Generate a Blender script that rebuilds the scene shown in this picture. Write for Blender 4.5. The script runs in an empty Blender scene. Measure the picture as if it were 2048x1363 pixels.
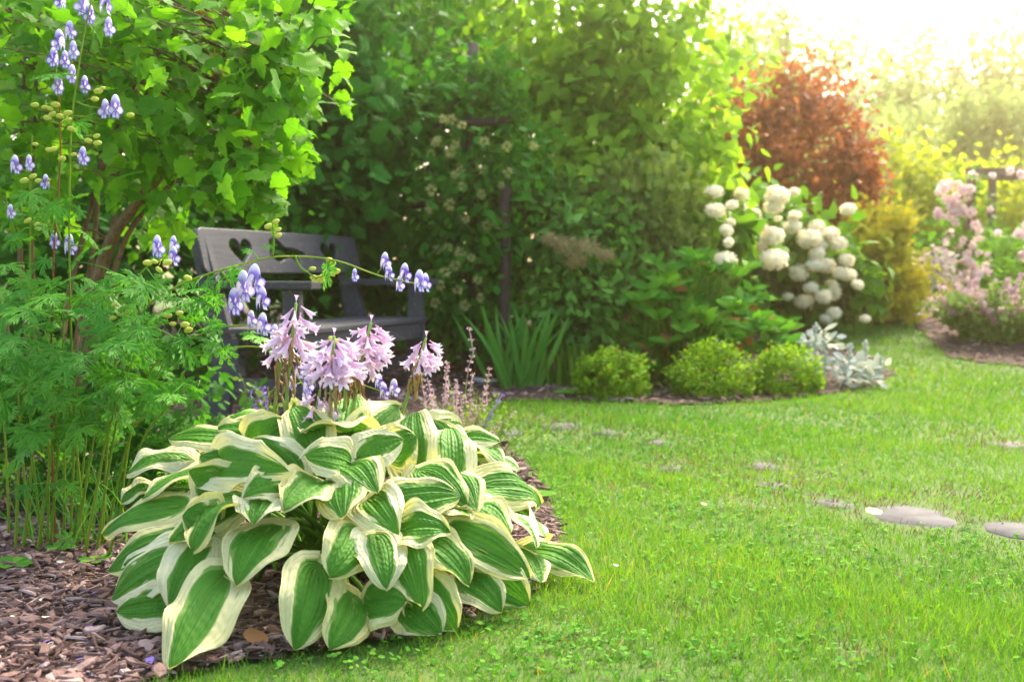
import bpy, bmesh, math, random
import numpy as np
from mathutils import Vector, Matrix
R = math.radians
rng = np.random.default_rng(11)
random.seed(11)
sc = bpy.context.scene
COL = sc.collection

# ------------------------------------------------------------------ camera, sky, sun, exposure
F = 2400.0                       # focal length in photo pixels (photo 2048 wide)
CAM = np.array([0.0, 0.0, 0.72])
PITCH = math.atan((681.5-540)/F)
cd = bpy.data.cameras.new('camera'); cam = bpy.data.objects.new('camera', cd); COL.objects.link(cam)
cam.location = CAM; cam.rotation_euler = (math.pi/2-PITCH, 0, 0)
cd.sensor_width = 36; cd.lens = 36*F/2048; cd.clip_start = .05; cd.clip_end = 600
cd.dof.use_dof = True; cd.dof.focus_distance = 2.75; cd.dof.aperture_fstop = 4.2
sc.camera = cam
SUN_EL, SUN_AZ = 46.0, 28.0      # degrees; azimuth to the right of the view direction
w = bpy.data.worlds.new('World'); sc.world = w; w.use_nodes = True
nt = w.node_tree; bg = nt.nodes['Background']
sky = nt.nodes.new('ShaderNodeTexSky'); sky.sky_type = 'NISHITA'; sky.sun_disc = False
sky.sun_elevation = R(SUN_EL); sky.sun_rotation = R(SUN_AZ)
sky.air_density = 1.0; sky.dust_density = 4.0; sky.ozone_density = .6
nt.links.new(sky.outputs[0], bg.inputs[0]); bg.inputs[1].default_value = .15
sl = bpy.data.lights.new('sun', 'SUN'); so = bpy.data.objects.new('sun', sl); COL.objects.link(so)
sl.energy = 1.9; sl.angle = R(12); sl.color = (1, .87, .68)
sd = Vector((math.sin(R(SUN_AZ))*math.cos(R(SUN_EL)), math.cos(R(SUN_AZ))*math.cos(R(SUN_EL)), math.sin(R(SUN_EL))))
so.rotation_euler = (-sd).to_track_quat('-Z', 'Y').to_euler(); so.location = (5, 10, 12)
sc.view_settings.view_transform = 'Standard'; sc.view_settings.look = 'None'
sc.view_settings.exposure = 2.2; sc.view_settings.gamma = 1
HAZE = .0064
sc.cycles.use_denoising = True
sc.cycles.max_bounces = 8; sc.cycles.transmission_bounces = 4; sc.cycles.diffuse_bounces = 4; sc.cycles.volume_bounces = 1
sc.cycles.transparent_max_bounces = 4

# ------------------------------------------------------------------ helpers
FW = np.array([0, math.cos(PITCH), -math.sin(PITCH)]); UP = np.array([0, math.sin(PITCH), math.cos(PITCH)])
def ray(px, py):
    d = np.array([1., 0, 0])*(px-1024)/F + UP*(681.5-py)/F + FW
    return d/d[1]
def at(px, py, d):               # world point seen at photo pixel, d metres in front
    return CAM + ray(px, py)*d
def sstep(a, b, x):
    t = np.clip((x-a)/(b-a), 0, 1); return t*t*(3-2*t)
def gz(x, y):                    # height of the ground
    x = np.asarray(x, float); y = np.asarray(y, float)
    return .30*sstep(7, 11.5, y) + .006*np.sin(x*2.1+y*1.3)*sstep(3, 5, y) + .05*sstep(7, 12, y)*np.sin(x*.4)
def gp(px, py):                  # ground point at photo pixel
    r = ray(px, py)
    for d in np.arange(1.5, 45, .02):
        p = CAM+r*d
        if p[2] <= gz(p[0], p[1]): return p
    return p
def g3(x, y, dz=0): return np.array([x, y, float(gz(x, y))+dz])
def nrm(v):
    v = np.asarray(v, float); return v/np.maximum(np.linalg.norm(v, axis=-1, keepdims=True), 1e-9)

class MB:
    def __init__(s): s.V=[]; s.Fc={}; s.Rn=[]; s.L=[]; s.n=0
    def add(s, V, faces, rnd=0.5, luv=None):
        V = np.asarray(V, float).reshape(-1, 3); k = len(V)
        s.V.append(V)
        s.Rn.append(np.broadcast_to(np.asarray(rnd, float), (k,)).copy())
        s.L.append(np.zeros((k, 3)) if luv is None else np.asarray(luv, float).reshape(-1, 3))
        if isinstance(faces, dict):
            for q, f in faces.items(): s.Fc.setdefault(q, []).append(np.asarray(f)+s.n)
        else:
            for f in faces: s.Fc.setdefault(len(f), []).append(np.asarray([f])+s.n)
        s.n += k
        return s
    def scatter(s, T, pos, ax, nr, scl, rnd=None, wid=None):
        tv, tf, tl = T
        pos = np.asarray(pos, float); N = len(pos)
        if N == 0: return s
        ax = nrm(ax); y = nrm(np.cross(nr, ax)); n = np.cross(ax, y)
        scl = np.broadcast_to(np.asarray(scl, float), (N,))[:, None, None]
        wd = scl if wid is None else np.broadcast_to(np.asarray(wid, float), (N,))[:, None, None]
        V = pos[:, None]+scl*tv[None, :, 0:1]*ax[:, None]+wd*tv[None, :, 1:2]*y[:, None]+scl*tv[None, :, 2:3]*n[:, None]
        k = len(tv)
        if rnd is None: rnd = rng.random(N)
        off = (np.arange(N)*k)[:, None, None]
        fd = {q: (f[None]+off).reshape(-1, q) for q, f in tf.items()}
        return s.add(V.reshape(-1, 3), fd, np.repeat(rnd, k), np.tile(tl, (N, 1)))
    def tube(s, P, r, k=6, rnd=.5):
        P = np.asarray(P, float); m = len(P); r = np.broadcast_to(np.asarray(r, float), (m,))
        t = nrm(np.gradient(P, axis=0)); ref = np.array([.31, .2, .93]) if abs(t[0][2]) < .9 else np.array([1., .1, 0])
        a = nrm(np.cross(t, ref)); b = np.cross(t, a)
        an = np.linspace(0, 2*np.pi, k, endpoint=False)
        V = P[:, None]+r[:, None, None]*(np.cos(an)[None, :, None]*a[:, None]+np.sin(an)[None, :, None]*b[:, None])
        i = np.arange(m-1)[:, None]*k; j = np.arange(k)[None]; j2 = (j+1) % k
        f = np.stack([i+j, i+j2, i+k+j2, i+k+j], -1).reshape(-1, 4)
        s.add(V, {4: f}, rnd)
        s.Fc.setdefault(k, []).append(np.arange(k)[::-1][None]+s.n-m*k); s.Fc[k].append(np.arange(k)[None]+s.n-k)
        return s
    def grid(s, G, rnd=.5, luv=None):          # G: (a,b,3)
        a, b, _ = G.shape; i = np.arange(a-1)[:, None]*b; j = np.arange(b-1)[None]
        f = np.stack([i+j, i+b+j, i+b+j+1, i+j+1], -1).reshape(-1, 4)
        return s.add(G, {4: f}, rnd, luv)
    def build(s, name, mat, parent=None, smooth=True):
        V = np.concatenate(s.V); me = bpy.data.meshes.new(name)
        loops = []; tot = []
        for q, fs in s.Fc.items():
            f = np.concatenate(fs); loops.append(f.ravel()); tot.append(np.full(len(f), q))
        loops = np.concatenate(loops).astype(np.int32); tot = np.concatenate(tot).astype(np.int32)
        st = np.concatenate([[0], np.cumsum(tot)[:-1]]).astype(np.int32)
        me.vertices.add(len(V)); me.vertices.foreach_set('co', V.astype(np.float32).ravel())
        me.loops.add(len(loops)); me.loops.foreach_set('vertex_index', loops)
        me.polygons.add(len(tot)); me.polygons.foreach_set('loop_start', st); me.polygons.foreach_set('loop_total', tot)
        me.polygons.foreach_set('use_smooth', np.full(len(tot), smooth))
        a = me.attributes.new('rnd', 'FLOAT', 'POINT'); a.data.foreach_set('value', np.concatenate(s.Rn).astype(np.float32))
        a = me.attributes.new('luv', 'FLOAT_VECTOR', 'POINT'); a.data.foreach_set('vector', np.concatenate(s.L).astype(np.float32).ravel())
        me.update(calc_edges=True)
        me.materials.append(mat)
        o = bpy.data.objects.new(name, me); COL.objects.link(o)
        if parent: o.parent = parent; o.matrix_parent_inverse = Matrix.Identity(4)
        return o
def tag(o, label=None, cat=None, group=None, kind=None):
    if label: o['label'] = label
    if cat: o['category'] = cat
    if group: o['group'] = group
    if kind: o['kind'] = kind
    return o
def empty(name, loc, rz=0, label=None, cat=None, group=None):
    e = bpy.data.objects.new(name, None); COL.objects.link(e); e.location = [float(v) for v in loc]; e.rotation_euler = (0, 0, rz)
    e.empty_display_size = .1
    return tag(e, label, cat, group)
def inst(mesh, name, loc, ax, nr, s, parent=None):   # object sharing mesh data; x along ax, z along nr
    o = bpy.data.objects.new(name, mesh); COL.objects.link(o)
    ax = nrm(ax); y = nrm(np.cross(nr, ax)); n = np.cross(ax, y)
    M = Matrix(((ax[0], y[0], n[0], loc[0]), (ax[1], y[1], n[1], loc[1]), (ax[2], y[2], n[2], loc[2]), (0, 0, 0, 1)))
    if parent is not None:
        o.parent = parent
        M = Matrix.Translation(loc2(parent)).inverted() @ M if parent.type == 'EMPTY' else M
    o.matrix_basis = M @ Matrix.Scale(s, 4)
    return o
def loc2(e): return e.location
def rel(P, e): return np.asarray(P, float)-np.array(e.location)

# ------------------------------------------------------------------ materials
def mat(name):
    m = bpy.data.materials.new(name); m.use_nodes = True; m.node_tree.nodes.clear()
    return m, m.node_tree.nodes, m.node_tree.links
def node(N, t, **kw):
    n = N.new(t)
    for k, v in kw.items():
        if k in n.inputs: n.inputs[k].default_value = v
        else: setattr(n, k, v)
    return n
def rgba(c): return (c[0], c[1], c[2], 1)
def mixc(N, L, f, a, b, bt='MIX'):
    n = N.new('ShaderNodeMix'); n.data_type = 'RGBA'; n.blend_type = bt
    for s_, v in ((0, f), (6, a), (7, b)):
        if hasattr(v, 'is_output'): L.new(v, n.inputs[s_])
        else: n.inputs[s_].default_value = v if s_ == 0 else rgba(v)
    return n.outputs[2]
def mth(N, L, op, a, b=0., c=None):
    n = N.new('ShaderNodeMath'); n.operation = op
    for i, v in enumerate((a, b, c)):
        if v is None: continue
        if hasattr(v, 'is_output'): L.new(v, n.inputs[i])
        else: n.inputs[i].default_value = v
    return n.outputs[0]
def mrange(N, L, v, a, b, smooth=True):
    n = N.new('ShaderNodeMapRange'); n.interpolation_type = 'SMOOTHSTEP' if smooth else 'LINEAR'
    L.new(v, n.inputs[0]); n.inputs[1].default_value = a; n.inputs[2].default_value = b
    return n.outputs[0]
def leaf_out(N, L, col, trans, rough, normal=None, tint=(1.25, 1.15, .55), spec=.35):
    p = node(N, 'ShaderNodeBsdfPrincipled', Roughness=rough); p.inputs['Specular IOR Level'].default_value = spec
    L.new(col, p.inputs['Base Color'])
    t = N.new('ShaderNodeBsdfTranslucent'); L.new(mixc(N, L, 1., col, tint, 'MULTIPLY'), t.inputs[0])
    if normal: L.new(normal, p.inputs['Normal']); L.new(normal, t.inputs['Normal'])
    m = N.new('ShaderNodeMixShader'); m.inputs[0].default_value = trans
    L.new(p.outputs[0], m.inputs[1]); L.new(t.outputs[0], m.inputs[2])
    o = N.new('ShaderNodeOutputMaterial'); L.new(m.outputs[0], o.inputs[0])
def leaf_mat(name, c1, c2, trans=.4, rough=.45, c3=None, spec=.12, vein=0.):
    rough = min(.9, rough+.12)
    sat = lambda c: (c[0]*.92, c[1]*1.08, c[2]*.6) if c[1] > c[0]*1.2 and c[1] > c[2]*1.6 else c
    c1, c2 = sat(c1), sat(c2)
    m, N, L = mat(name)
    a = node(N, 'ShaderNodeAttribute', attribute_name='rnd')
    col = mixc(N, L, a.outputs['Fac'], c1, c2)
    if c3 is not None:
        col = mixc(N, L, mrange(N, L, a.outputs['Fac'], .93, .95), col, c3)
    tc = N.new('ShaderNodeTexCoord')
    nz = node(N, 'ShaderNodeTexNoise', Scale=3.0, Detail=2.0); L.new(tc.outputs['Object'], nz.inputs['Vector'])
    f = mrange(N, L, nz.outputs[0], .3, .7, False)
    col = mixc(N, L, mth(N, L, 'MULTIPLY', f, .55), col, mixc(N, L, 1., col, (1.35, 1.2, .8), 'MULTIPLY'))
    nrmo = None
    if vein:
        lu = node(N, 'ShaderNodeAttribute', attribute_name='luv'); sp = N.new('ShaderNodeSeparateXYZ'); L.new(lu.outputs['Vector'], sp.inputs[0])
        av = mth(N, L, 'ABSOLUTE', sp.outputs[1])
        ph = mth(N, L, 'SUBTRACT', mth(N, L, 'MULTIPLY', sp.outputs[0], 40.), mth(N, L, 'MULTIPLY', av, 46.))
        sv = mth(N, L, 'SINE', ph); sv = mrange(N, L, sv, .55, 1.)
        mid = mrange(N, L, av, .05, .0)
        vv = mth(N, L, 'MAXIMUM', sv, mid)
        col = mixc(N, L, mth(N, L, 'MULTIPLY', vv, vein), col, mixc(N, L, 1., col, (1.7, 1.5, 1.2), 'MULTIPLY'))
        b = node(N, 'ShaderNodeBump', Strength=.5, Distance=.004); b.invert = True; L.new(vv, b.inputs['Height']); nrmo = b.outputs[0]
    green = c1[1] > c1[0]*1.15 and c1[1] > c1[2]*1.3 and 'far' not in name
    leaf_out(N, L, col, trans, rough, nrmo, (1.25, 1.15, .55) if green else (1.05, 1.0, .92), spec=spec)
    return m
def simple_mat(name, c1, c2, rough=.6, scale=20., bump=0., stretch=None, spec=.3, attr=False, c3=None):
    m, N, L = mat(name)
    tc = N.new('ShaderNodeTexCoord'); mp = N.new('ShaderNodeMapping'); L.new(tc.outputs['Object'], mp.inputs[0])
    if stretch: mp.inputs['Scale'].default_value = stretch
    nz = node(N, 'ShaderNodeTexNoise', Scale=scale, Detail=6.0, Roughness=.6); L.new(mp.outputs[0], nz.inputs['Vector'])
    f = mrange(N, L, nz.outputs[0], .3, .7, False)
    col = mixc(N, L, f, c1, c2)
    if attr:
        a = node(N, 'ShaderNodeAttribute', attribute_name='rnd')
        col = mixc(N, L, a.outputs['Fac'], c1, c2)
        if c3 is not None: col = mixc(N, L, mrange(N, L, a.outputs['Fac'], .82, .9), col, c3)
        col = mixc(N, L, mth(N, L, 'MULTIPLY', f, .6), col, mixc(N, L, 1., col, (.45, .42, .4), 'MULTIPLY'))
    p = node(N, 'ShaderNodeBsdfPrincipled', Roughness=rough); p.inputs['Specular IOR Level'].default_value = spec
    L.new(col, p.inputs['Base Color'])
    if bump:
        b = node(N, 'ShaderNodeBump', Strength=bump, Distance=.01); L.new(nz.outputs[0], b.inputs['Height']); L.new(b.outputs[0], p.inputs['Normal'])
    o = N.new('ShaderNodeOutputMaterial'); L.new(p.outputs[0], o.inputs[0])
    return m

M = {}
M['lawn'] = simple_mat('lawn soil', (.045, .10, .015), (.085, .13, .025), .95, 9., .5)
M['mulch'] = simple_mat('mulch soil', (.03, .017, .012), (.085, .05, .038), .95, 35., 1.)
M['chip'] = simple_mat('bark chip', (.11, .058, .044), (.33, .21, .175), .8, 45., .6, (1, 1, 1), .25, True, (.46, .34, .30))
M['grass'] = leaf_mat('grass', (.05, .18, .024), (.205, .35, .06), .4, .5, (.33, .27, .09))
M['drygrass'] = leaf_mat('dry grass', (.10, .085, .03), (.22, .16, .06), .25, .7)
M['clover'] = leaf_mat('clover', (.06, .20, .035), (.15, .31, .06), .35, .8, None, .12)
M['bark'] = simple_mat('bark', (.10, .055, .03), (.27, .17, .09), .85, 14., .8, (6, 6, 1))
M['darkbark'] = simple_mat('dark bark', (.035, .022, .018), (.10, .07, .055), .9, 14., .8, (6, 6, 1))
M['stem'] = leaf_mat('green stem', (.14, .24, .035), (.24, .30, .05), .15, .5)
M['redstem'] = leaf_mat('red stem', (.16, .06, .03), (.28, .12, .04), .1, .5)
M['viburnum'] = leaf_mat('viburnum leaf', (.065, .23, .015), (.17, .39, .025), .6, .42, None, .25, .35)
M['conifer'] = leaf_mat('conifer spray', (.015, .115, .025), (.07, .27, .05), .3, .6)
M['darkleaf'] = leaf_mat('dark leaf', (.02, .10, .02), (.065, .22, .04), .45, .55)
M['midleaf'] = leaf_mat('mid leaf', (.05, .17, .025), (.13, .31, .045), .45, .42)
M['lightleaf'] = leaf_mat('light leaf', (.11, .25, .03), (.25, .41, .06), .52, .5)
M['lilacleaf'] = leaf_mat('lilac leaf', (.12, .27, .028), (.31, .47, .07), .5, .55)
M['vine'] = leaf_mat('vine leaf', (.025, .14, .03), (.09, .28, .04), .45, .5)
M['smoke'] = leaf_mat('smokebush leaf', (.07, .20, .09), (.21, .39, .10), .35, .45)
M['plume'] = leaf_mat('smoke plume', (.36, .30, .15), (.48, .42, .22), .4, .8)
M['juniper'] = leaf_mat('juniper', (.18, .26, .11), (.36, .44, .19), .4, .6)
M['purple'] = leaf_mat('glow tinted plum leaf', (.21, .055, .022), (.42, .15, .045), .4, .45)  # orange glow of the flare is put into this leaf colour
M['gold'] = leaf_mat('golden conifer', (.34, .36, .015), (.60, .58, .05), .35, .55)
M['yellowleaf'] = leaf_mat('yellow green leaf', (.22, .32, .03), (.42, .48, .06), .5, .5)
M['far'] = leaf_mat('far leaf', (.16, .25, .14), (.27, .36, .20), .5, .6)  # paleness of distant haze is put into the leaf colour
M['farpale'] = leaf_mat('far pale leaf', (.27, .37, .20), (.40, .49, .28), .5, .6)  # same distant haze, painted paler still into the leaves
M['hydleaf'] = leaf_mat('hydrangea leaf', (.07, .19, .025), (.16, .31, .05), .4, .45)
M['spirea'] = leaf_mat('spirea leaf', (.11, .23, .015), (.26, .40, .035), .4, .45, (.36, .30, .04))
M['silver'] = leaf_mat('silver leaf', (.33, .40, .36), (.52, .58, .55), .2, .9, None, .1)
M['peony'] = leaf_mat('peony leaf', (.045, .18, .03), (.13, .31, .05), .4, .6, (.30, .12, .04), .08)
M['iris'] = leaf_mat('iris leaf', (.06, .22, .05), (.15, .34, .08), .35, .4)
M['stub'] = leaf_mat('iris stub', (.05, .15, .015), (.16, .24, .03), .3, .45, (.28, .20, .08))
M['catmint'] = leaf_mat('catmint leaf', (.12, .22, .06), (.22, .32, .12), .35, .6)
M['mauve'] = leaf_mat('mauve bloom', (.46, .32, .40), (.66, .50, .56), .3, .6)
M['violetdot'] = leaf_mat('violet bloom', (.22, .12, .62), (.45, .32, .78), .3, .6)
M['pinkbloom'] = leaf_mat('pink bloom', (.82, .64, .76), (.92, .85, .90), .3, .6)
M['greylilac'] = leaf_mat('grey lilac bloom', (.40, .35, .38), (.55, .50, .48), .3, .7)
M['white'] = leaf_mat('white floret', (.88, .88, .80), (.92, .92, .88), .45, .7)
M['monk'] = leaf_mat('monkshood leaf', (.06, .24, .04), (.15, .38, .08), .45, .45, None, .25)
M['bud'] = leaf_mat('monkshood bud', (.34, .44, .05), (.52, .58, .12), .2, .5)
M['fruit'] = leaf_mat('viburnum fruit', (.38, .30, .06), (.50, .32, .09), .2, .5)
M['seed'] = leaf_mat('clematis seed head', (.34, .38, .13), (.48, .50, .22), .35, .8)
M['withered'] = leaf_mat('withered flower', (.20, .12, .05), (.46, .32, .15), .2, .8)
M['petiole'] = leaf_mat('petiole', (.09, .21, .035), (.15, .29, .05), .2, .4)
M['scape'] = leaf_mat('scape', (.22, .33, .13), (.28, .38, .17), .15, .5)
M['stone'] = simple_mat('stepping stone', (.042, .042, .043), (.105, .104, .106), .85, 12., .35)
M['fallen'] = leaf_mat('fallen leaf', (.62, .52, .24), (.72, .62, .34), .3, .6)
M['brownleaf'] = leaf_mat('brown leaf', (.34, .17, .07), (.46, .24, .11), .2, .6)
M['plastic'] = simple_mat('white plastic', (.68, .68, .68), (.8, .8, .8), .4, 5.)
M['oldwood'] = simple_mat('weathered wood', (.10, .07, .055), (.22, .165, .13), .85, 10., .6, (8, 8, .8))
M['birch'] = simple_mat('birch bark', (.62, .58, .5), (.12, .1, .09), .8, 7., .4, (1, 1, 5))
def wood_mat():
    m, N, L = mat('grey painted wood')
    tc = N.new('ShaderNodeTexCoord'); mp = N.new('ShaderNodeMapping'); mp.inputs['Scale'].default_value = (1.5, 40, 40)
    L.new(tc.outputs['Object'], mp.inputs[0])
    nz = node(N, 'ShaderNodeTexNoise', Scale=2.0, Detail=8.0, Roughness=.65); L.new(mp.outputs[0], nz.inputs['Vector'])
    n2 = node(N, 'ShaderNodeTexNoise', Scale=5.0, Detail=4.0); L.new(tc.outputs['Object'], n2.inputs['Vector'])
    col = mixc(N, L, mrange(N, L, nz.outputs[0], .3, .7), (.030, .032, .040), (.066, .068, .080))
    col = mixc(N, L, mrange(N, L, n2.outputs[0], .58, .75), col, (.12, .112, .11))
    n3 = node(N, 'ShaderNodeTexNoise', Scale=30.0, Detail=3.0); L.new(tc.outputs['Object'], n3.inputs['Vector'])
    col = mixc(N, L, mrange(N, L, n3.outputs[0], .63, .70), col, (.15, .125, .10))
    n5 = node(N, 'ShaderNodeTexNoise', Scale=7.0, Detail=10.0, Roughness=.75); L.new(mp.outputs[0], n5.inputs['Vector'])
    col = mixc(N, L, mrange(N, L, n5.outputs[0], .60, .66), col, (.018, .018, .02))
    p = node(N, 'ShaderNodeBsdfPrincipled', Roughness=.55); L.new(col, p.inputs['Base Color'])
    b = node(N, 'ShaderNodeBump', Strength=.35, Distance=.004); L.new(nz.outputs[0], b.inputs['Height']); L.new(b.outputs[0], p.inputs['Normal'])
    o = N.new('ShaderNodeOutputMaterial'); L.new(p.outputs[0], o.inputs[0]); return m
M['bench'] = wood_mat()
def hosta_mat():                 # variegated: green heart, streaked cream margin, parallel veins
    m, N, L = mat('hosta leaf')
    lu = node(N, 'ShaderNodeAttribute', attribute_name='luv'); sp = N.new('ShaderNodeSeparateXYZ'); L.new(lu.outputs['Vector'], sp.inputs[0])
    rn = node(N, 'ShaderNodeAttribute', attribute_name='rnd')
    t, v = sp.outputs[0], sp.outputs[1]
    av = mth(N, L, 'ABSOLUTE', v)
    cx = N.new('ShaderNodeCombineXYZ'); L.new(mth(N, L, 'MULTIPLY', t, 2.6), cx.inputs[0]); L.new(mth(N, L, 'MULTIPLY', v, 4.6), cx.inputs[1]); L.new(mth(N, L, 'MULTIPLY', rn.outputs['Fac'], 77.), cx.inputs[2])
    n1 = node(N, 'ShaderNodeTexNoise', Scale=1.0, Detail=1.4, Roughness=.5); L.new(cx.outputs[0], n1.inputs['Vector'])
    cy = N.new('ShaderNodeCombineXYZ'); L.new(mth(N, L, 'MULTIPLY', t, 2.2), cy.inputs[0]); L.new(mth(N, L, 'MULTIPLY', v, 2.2), cy.inputs[1]); L.new(mth(N, L, 'MULTIPLY', rn.outputs['Fac'], 33.), cy.inputs[2])
    n2 = node(N, 'ShaderNodeTexNoise', Scale=1.0, Detail=1.0); L.new(cy.outputs[0], n2.inputs['Vector'])
    e = mth(N, L, 'ADD', av, mth(N, L, 'MULTIPLY', mth(N, L, 'SUBTRACT', n1.outputs[0], .5), .58))
    e = mth(N, L, 'ADD', e, mth(N, L, 'MULTIPLY', mth(N, L, 'SUBTRACT', n2.outputs[0], .5), .55))
    e = mth(N, L, 'ADD', e, mth(N, L, 'MULTIPLY', mth(N, L, 'SUBTRACT', rn.outputs['Fac'], .5), .22))
    g = mixc(N, L, n2.outputs[0], (.045, .175, .012), (.10, .30, .022))
    pale = (.19, .34, .06); cream = mixc(N, L, rn.outputs['Fac'], (.70, .66, .26), (.76, .74, .44))
    col = mixc(N, L, mrange(N, L, e, .49, .53), g, pale)
    col = mixc(N, L, mrange(N, L, e, .585, .62), col, cream)
    vw = mth(N, L, 'SINE', mth(N, L, 'MULTIPLY', v, 44.))
    vein = mrange(N, L, vw, .72, 1.)
    mid = mrange(N, L, av, .035, .0)
    vm = mth(N, L, 'MAXIMUM', mth(N, L, 'MULTIPLY', vein, .5), mid)
    col = mixc(N, L, mth(N, L, 'MULTIPLY', vm, .35), col, mixc(N, L, 1., col, (1.4, 1.3, 1.1), 'MULTIPLY'))
    # brown wear spots
    n4 = node(N, 'ShaderNodeTexNoise', Scale=9.0, Detail=4.0, Roughness=.7); L.new(cy.outputs[0], n4.inputs['Vector'])
    col = mixc(N, L, mth(N, L, 'MULTIPLY', mrange(N, L, n4.outputs[0], .66, .72), .7), col, (.16, .09, .03))
    # seersucker: cross ripples between veins
    rp = mth(N, L, 'MULTIPLY', mth(N, L, 'SINE', mth(N, L, 'ADD', mth(N, L, 'MULTIPLY', t, 62.), mth(N, L, 'MULTIPLY', n1.outputs[0], 16.))), .30)
    h = mth(N, L, 'ADD', mth(N, L, 'MULTIPLY', vw, -.4), rp)
    b = node(N, 'ShaderNodeBump', Strength=.75, Distance=.0019); L.new(h, b.inputs['Height'])
    leaf_out(N, L, col, .26, .58, b.outputs[0], (1.1, 1.1, .45), .2)
    return m
M['hosta'] = hosta_mat()
def petal_mat(name, a, b, lo, hi, trans=.3):     # colour runs from a (middle) to b (rim)
    m, N, L = mat(name)
    lu = node(N, 'ShaderNodeAttribute', attribute_name='luv'); sp = N.new('ShaderNodeSeparateXYZ'); L.new(lu.outputs['Vector'], sp.inputs[0])
    tc = N.new('ShaderNodeTexCoord'); nz = node(N, 'ShaderNodeTexNoise', Scale=160.0, Detail=2.0); L.new(tc.outputs['Object'], nz.inputs['Vector'])
    e = mth(N, L, 'ADD', sp.outputs[0], mth(N, L, 'MULTIPLY', mth(N, L, 'SUBTRACT', nz.outputs[0], .5), .5))
    col = mixc(N, L, mrange(N, L, e, lo, hi), a, b)
    oi = N.new('ShaderNodeObjectInfo')
    col = mixc(N, L, mth(N, L, 'MULTIPLY', oi.outputs['Random'], .25), col, (.85, .8, .88))
    leaf_out(N, L, col, trans, .5, None, (1, 1, 1), .3)
    return m
M['hood'] = petal_mat('monkshood petal', (.76, .72, .82), (.17, .08, .62), .28, .82)
M['floret'] = petal_mat('hosta floret', (.66, .38, .60), (.84, .66, .81), .1, .9)

# ------------------------------------------------------------------ leaf templates  (x along leaf, y across, z normal)
def T(v, faces, luv=None):
    v = np.asarray(v, float); fd = {}
    for f in faces: fd.setdefault(len(f), []).append(f)
    fd = {k: np.asarray(a) for k, a in fd.items()}
    if luv is None: luv = np.stack([v[:, 0], v[:, 1]*2, np.zeros(len(v))], 1)
    return v, fd, luv
def t_diamond(w=.3, f=.06, c=.08):
    return T([(0,0,0), (.5,0,-f), (1,0,-c), (.42,w,0), (.42,-w,0)], [(0,1,3), (1,2,3), (0,4,1), (1,4,2)])
def t_oval(w=.3, f=.05, c=.15):
    v = [(0,0,0), (.33,0,-f*.6), (.68,0,-c*.5-f*.5), (1,0,-c), (.22,w*.8,0), (.55,w,-c*.25), (.82,w*.6,-c*.6), (.22,-w*.8,0), (.55,-w,-c*.25), (.82,-w*.6,-c*.6)]
    return T(v, [(0,1,4), (1,5,4), (1,2,5), (2,6,5), (2,3,6), (0,7,1), (1,7,8), (1,8,2), (2,8,9), (2,9,3)])
def t_outline(half, droop=.15, fold=.10, wav=0.):
    # half: list of (x,y>=0) from base to tip; mirrored; built as strips from the midrib
    h = np.array(half); n = len(h); x = h[:, 0]; y = h[:, 1]
    xm = np.linspace(0, x[-1], n); 
    z = lambda xx, yy: -droop*xx**2 - fold*np.abs(yy)*-.6 + wav*np.sin(xx*9+yy*7)
    v = [(a, 0, z(a, 0)-fold*.1) for a in xm] + [(a, b, z(a, b)) for a, b in h] + [(a, -b, z(a, b)) for a, b in h]
    f = []
    for i in range(n-1):
        f.append((i, i+1, n+i+1, n+i)); f.append((i, 2*n+i, 2*n+i+1, i+1))
    return T(v, f)
VIB = [(0,.0), (-.08,.10), (-.05,.22), (.05,.26), (.06,.33), (.20,.36), (.26,.46), (.40,.44), (.50,.52), (.55,.40), (.52,.30), (.62,.30), (.68,.24), (.80,.24), (.86,.13), (.95,.10), (1.04,0)]
t_vib = [t_outline(VIB, .28, .2, .03), t_outline([(a, b*.85) for a, b in VIB], .5, .3, .04), t_outline([(a, b*1.08) for a, b in VIB], .12, -.12, .05)]
HEART = [(0,0), (-.09,.14), (-.06,.30), (.08,.42), (.28,.45), (.48,.38), (.66,.27), (.82,.14), (1,0)]
t_heart = [t_outline(HEART, .25, .15), t_outline([(a, b*.85) for a, b in HEART], .5, .25), t_outline(HEART, .1, .3)]
LANCE = [(0,.0), (.12,.07), (.32,.14), (.55,.15), (.78,.09), (1,0)]
t_lance = [t_outline(LANCE, .2, .2), t_outline(LANCE, .45, .3)]
OBOV = [(0,.0), (.15,.06), (.4,.16), (.68,.26), (.88,.20), (1,0)]
t_obov = t_outline(OBOV, .15, .2)
t_dia = t_diamond(); t_ov = t_oval(); t_round = t_oval(.45, .06, .1)
def t_spray(nb=8, w=.05, seed=1):            # flat conifer spray
    r = np.random.default_rng(seed); v = []; f = []
    def blade(p, d, l, ww):
        d = d/np.linalg.norm(d); s_ = np.array([-d[1], d[0], 0]); k = len(v)
        v.extend([p, p+d*l*.5+s_*ww+[0,0,-.02*l], p+d*l+[0,0,-.25*l], p+d*l*.5-s_*ww+[0,0,-.02*l]]); f.append((k, k+1, k+2, k+3))
    blade(np.zeros(3), np.array([1., 0, 0]), 1., w*.5)
    for i in range(nb):
        x = .1+.8*i/nb; l = .5*(1-x*.65)
        for sgn in (-1, 1):
            p = np.array([x+.03*sgn, 0, -.2*x*x]); d = np.array([.75, sgn*.75, -.12+r.normal(0, .1)])
            blade(p, d, l, w)
            d2 = np.array([1., sgn*.1, -.1]); blade(p+d/np.linalg.norm(d)*l*.4, d2, l*.5, w*.8)
            blade(p+d/np.linalg.norm(d)*l*.4, np.array([.1, sgn*1., -.1]), l*.4, w*.8)
    return T(np.array(v), f)
t_spr = [t_spray(7, .055, 1), t_spray(6, .07, 2)]
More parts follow.
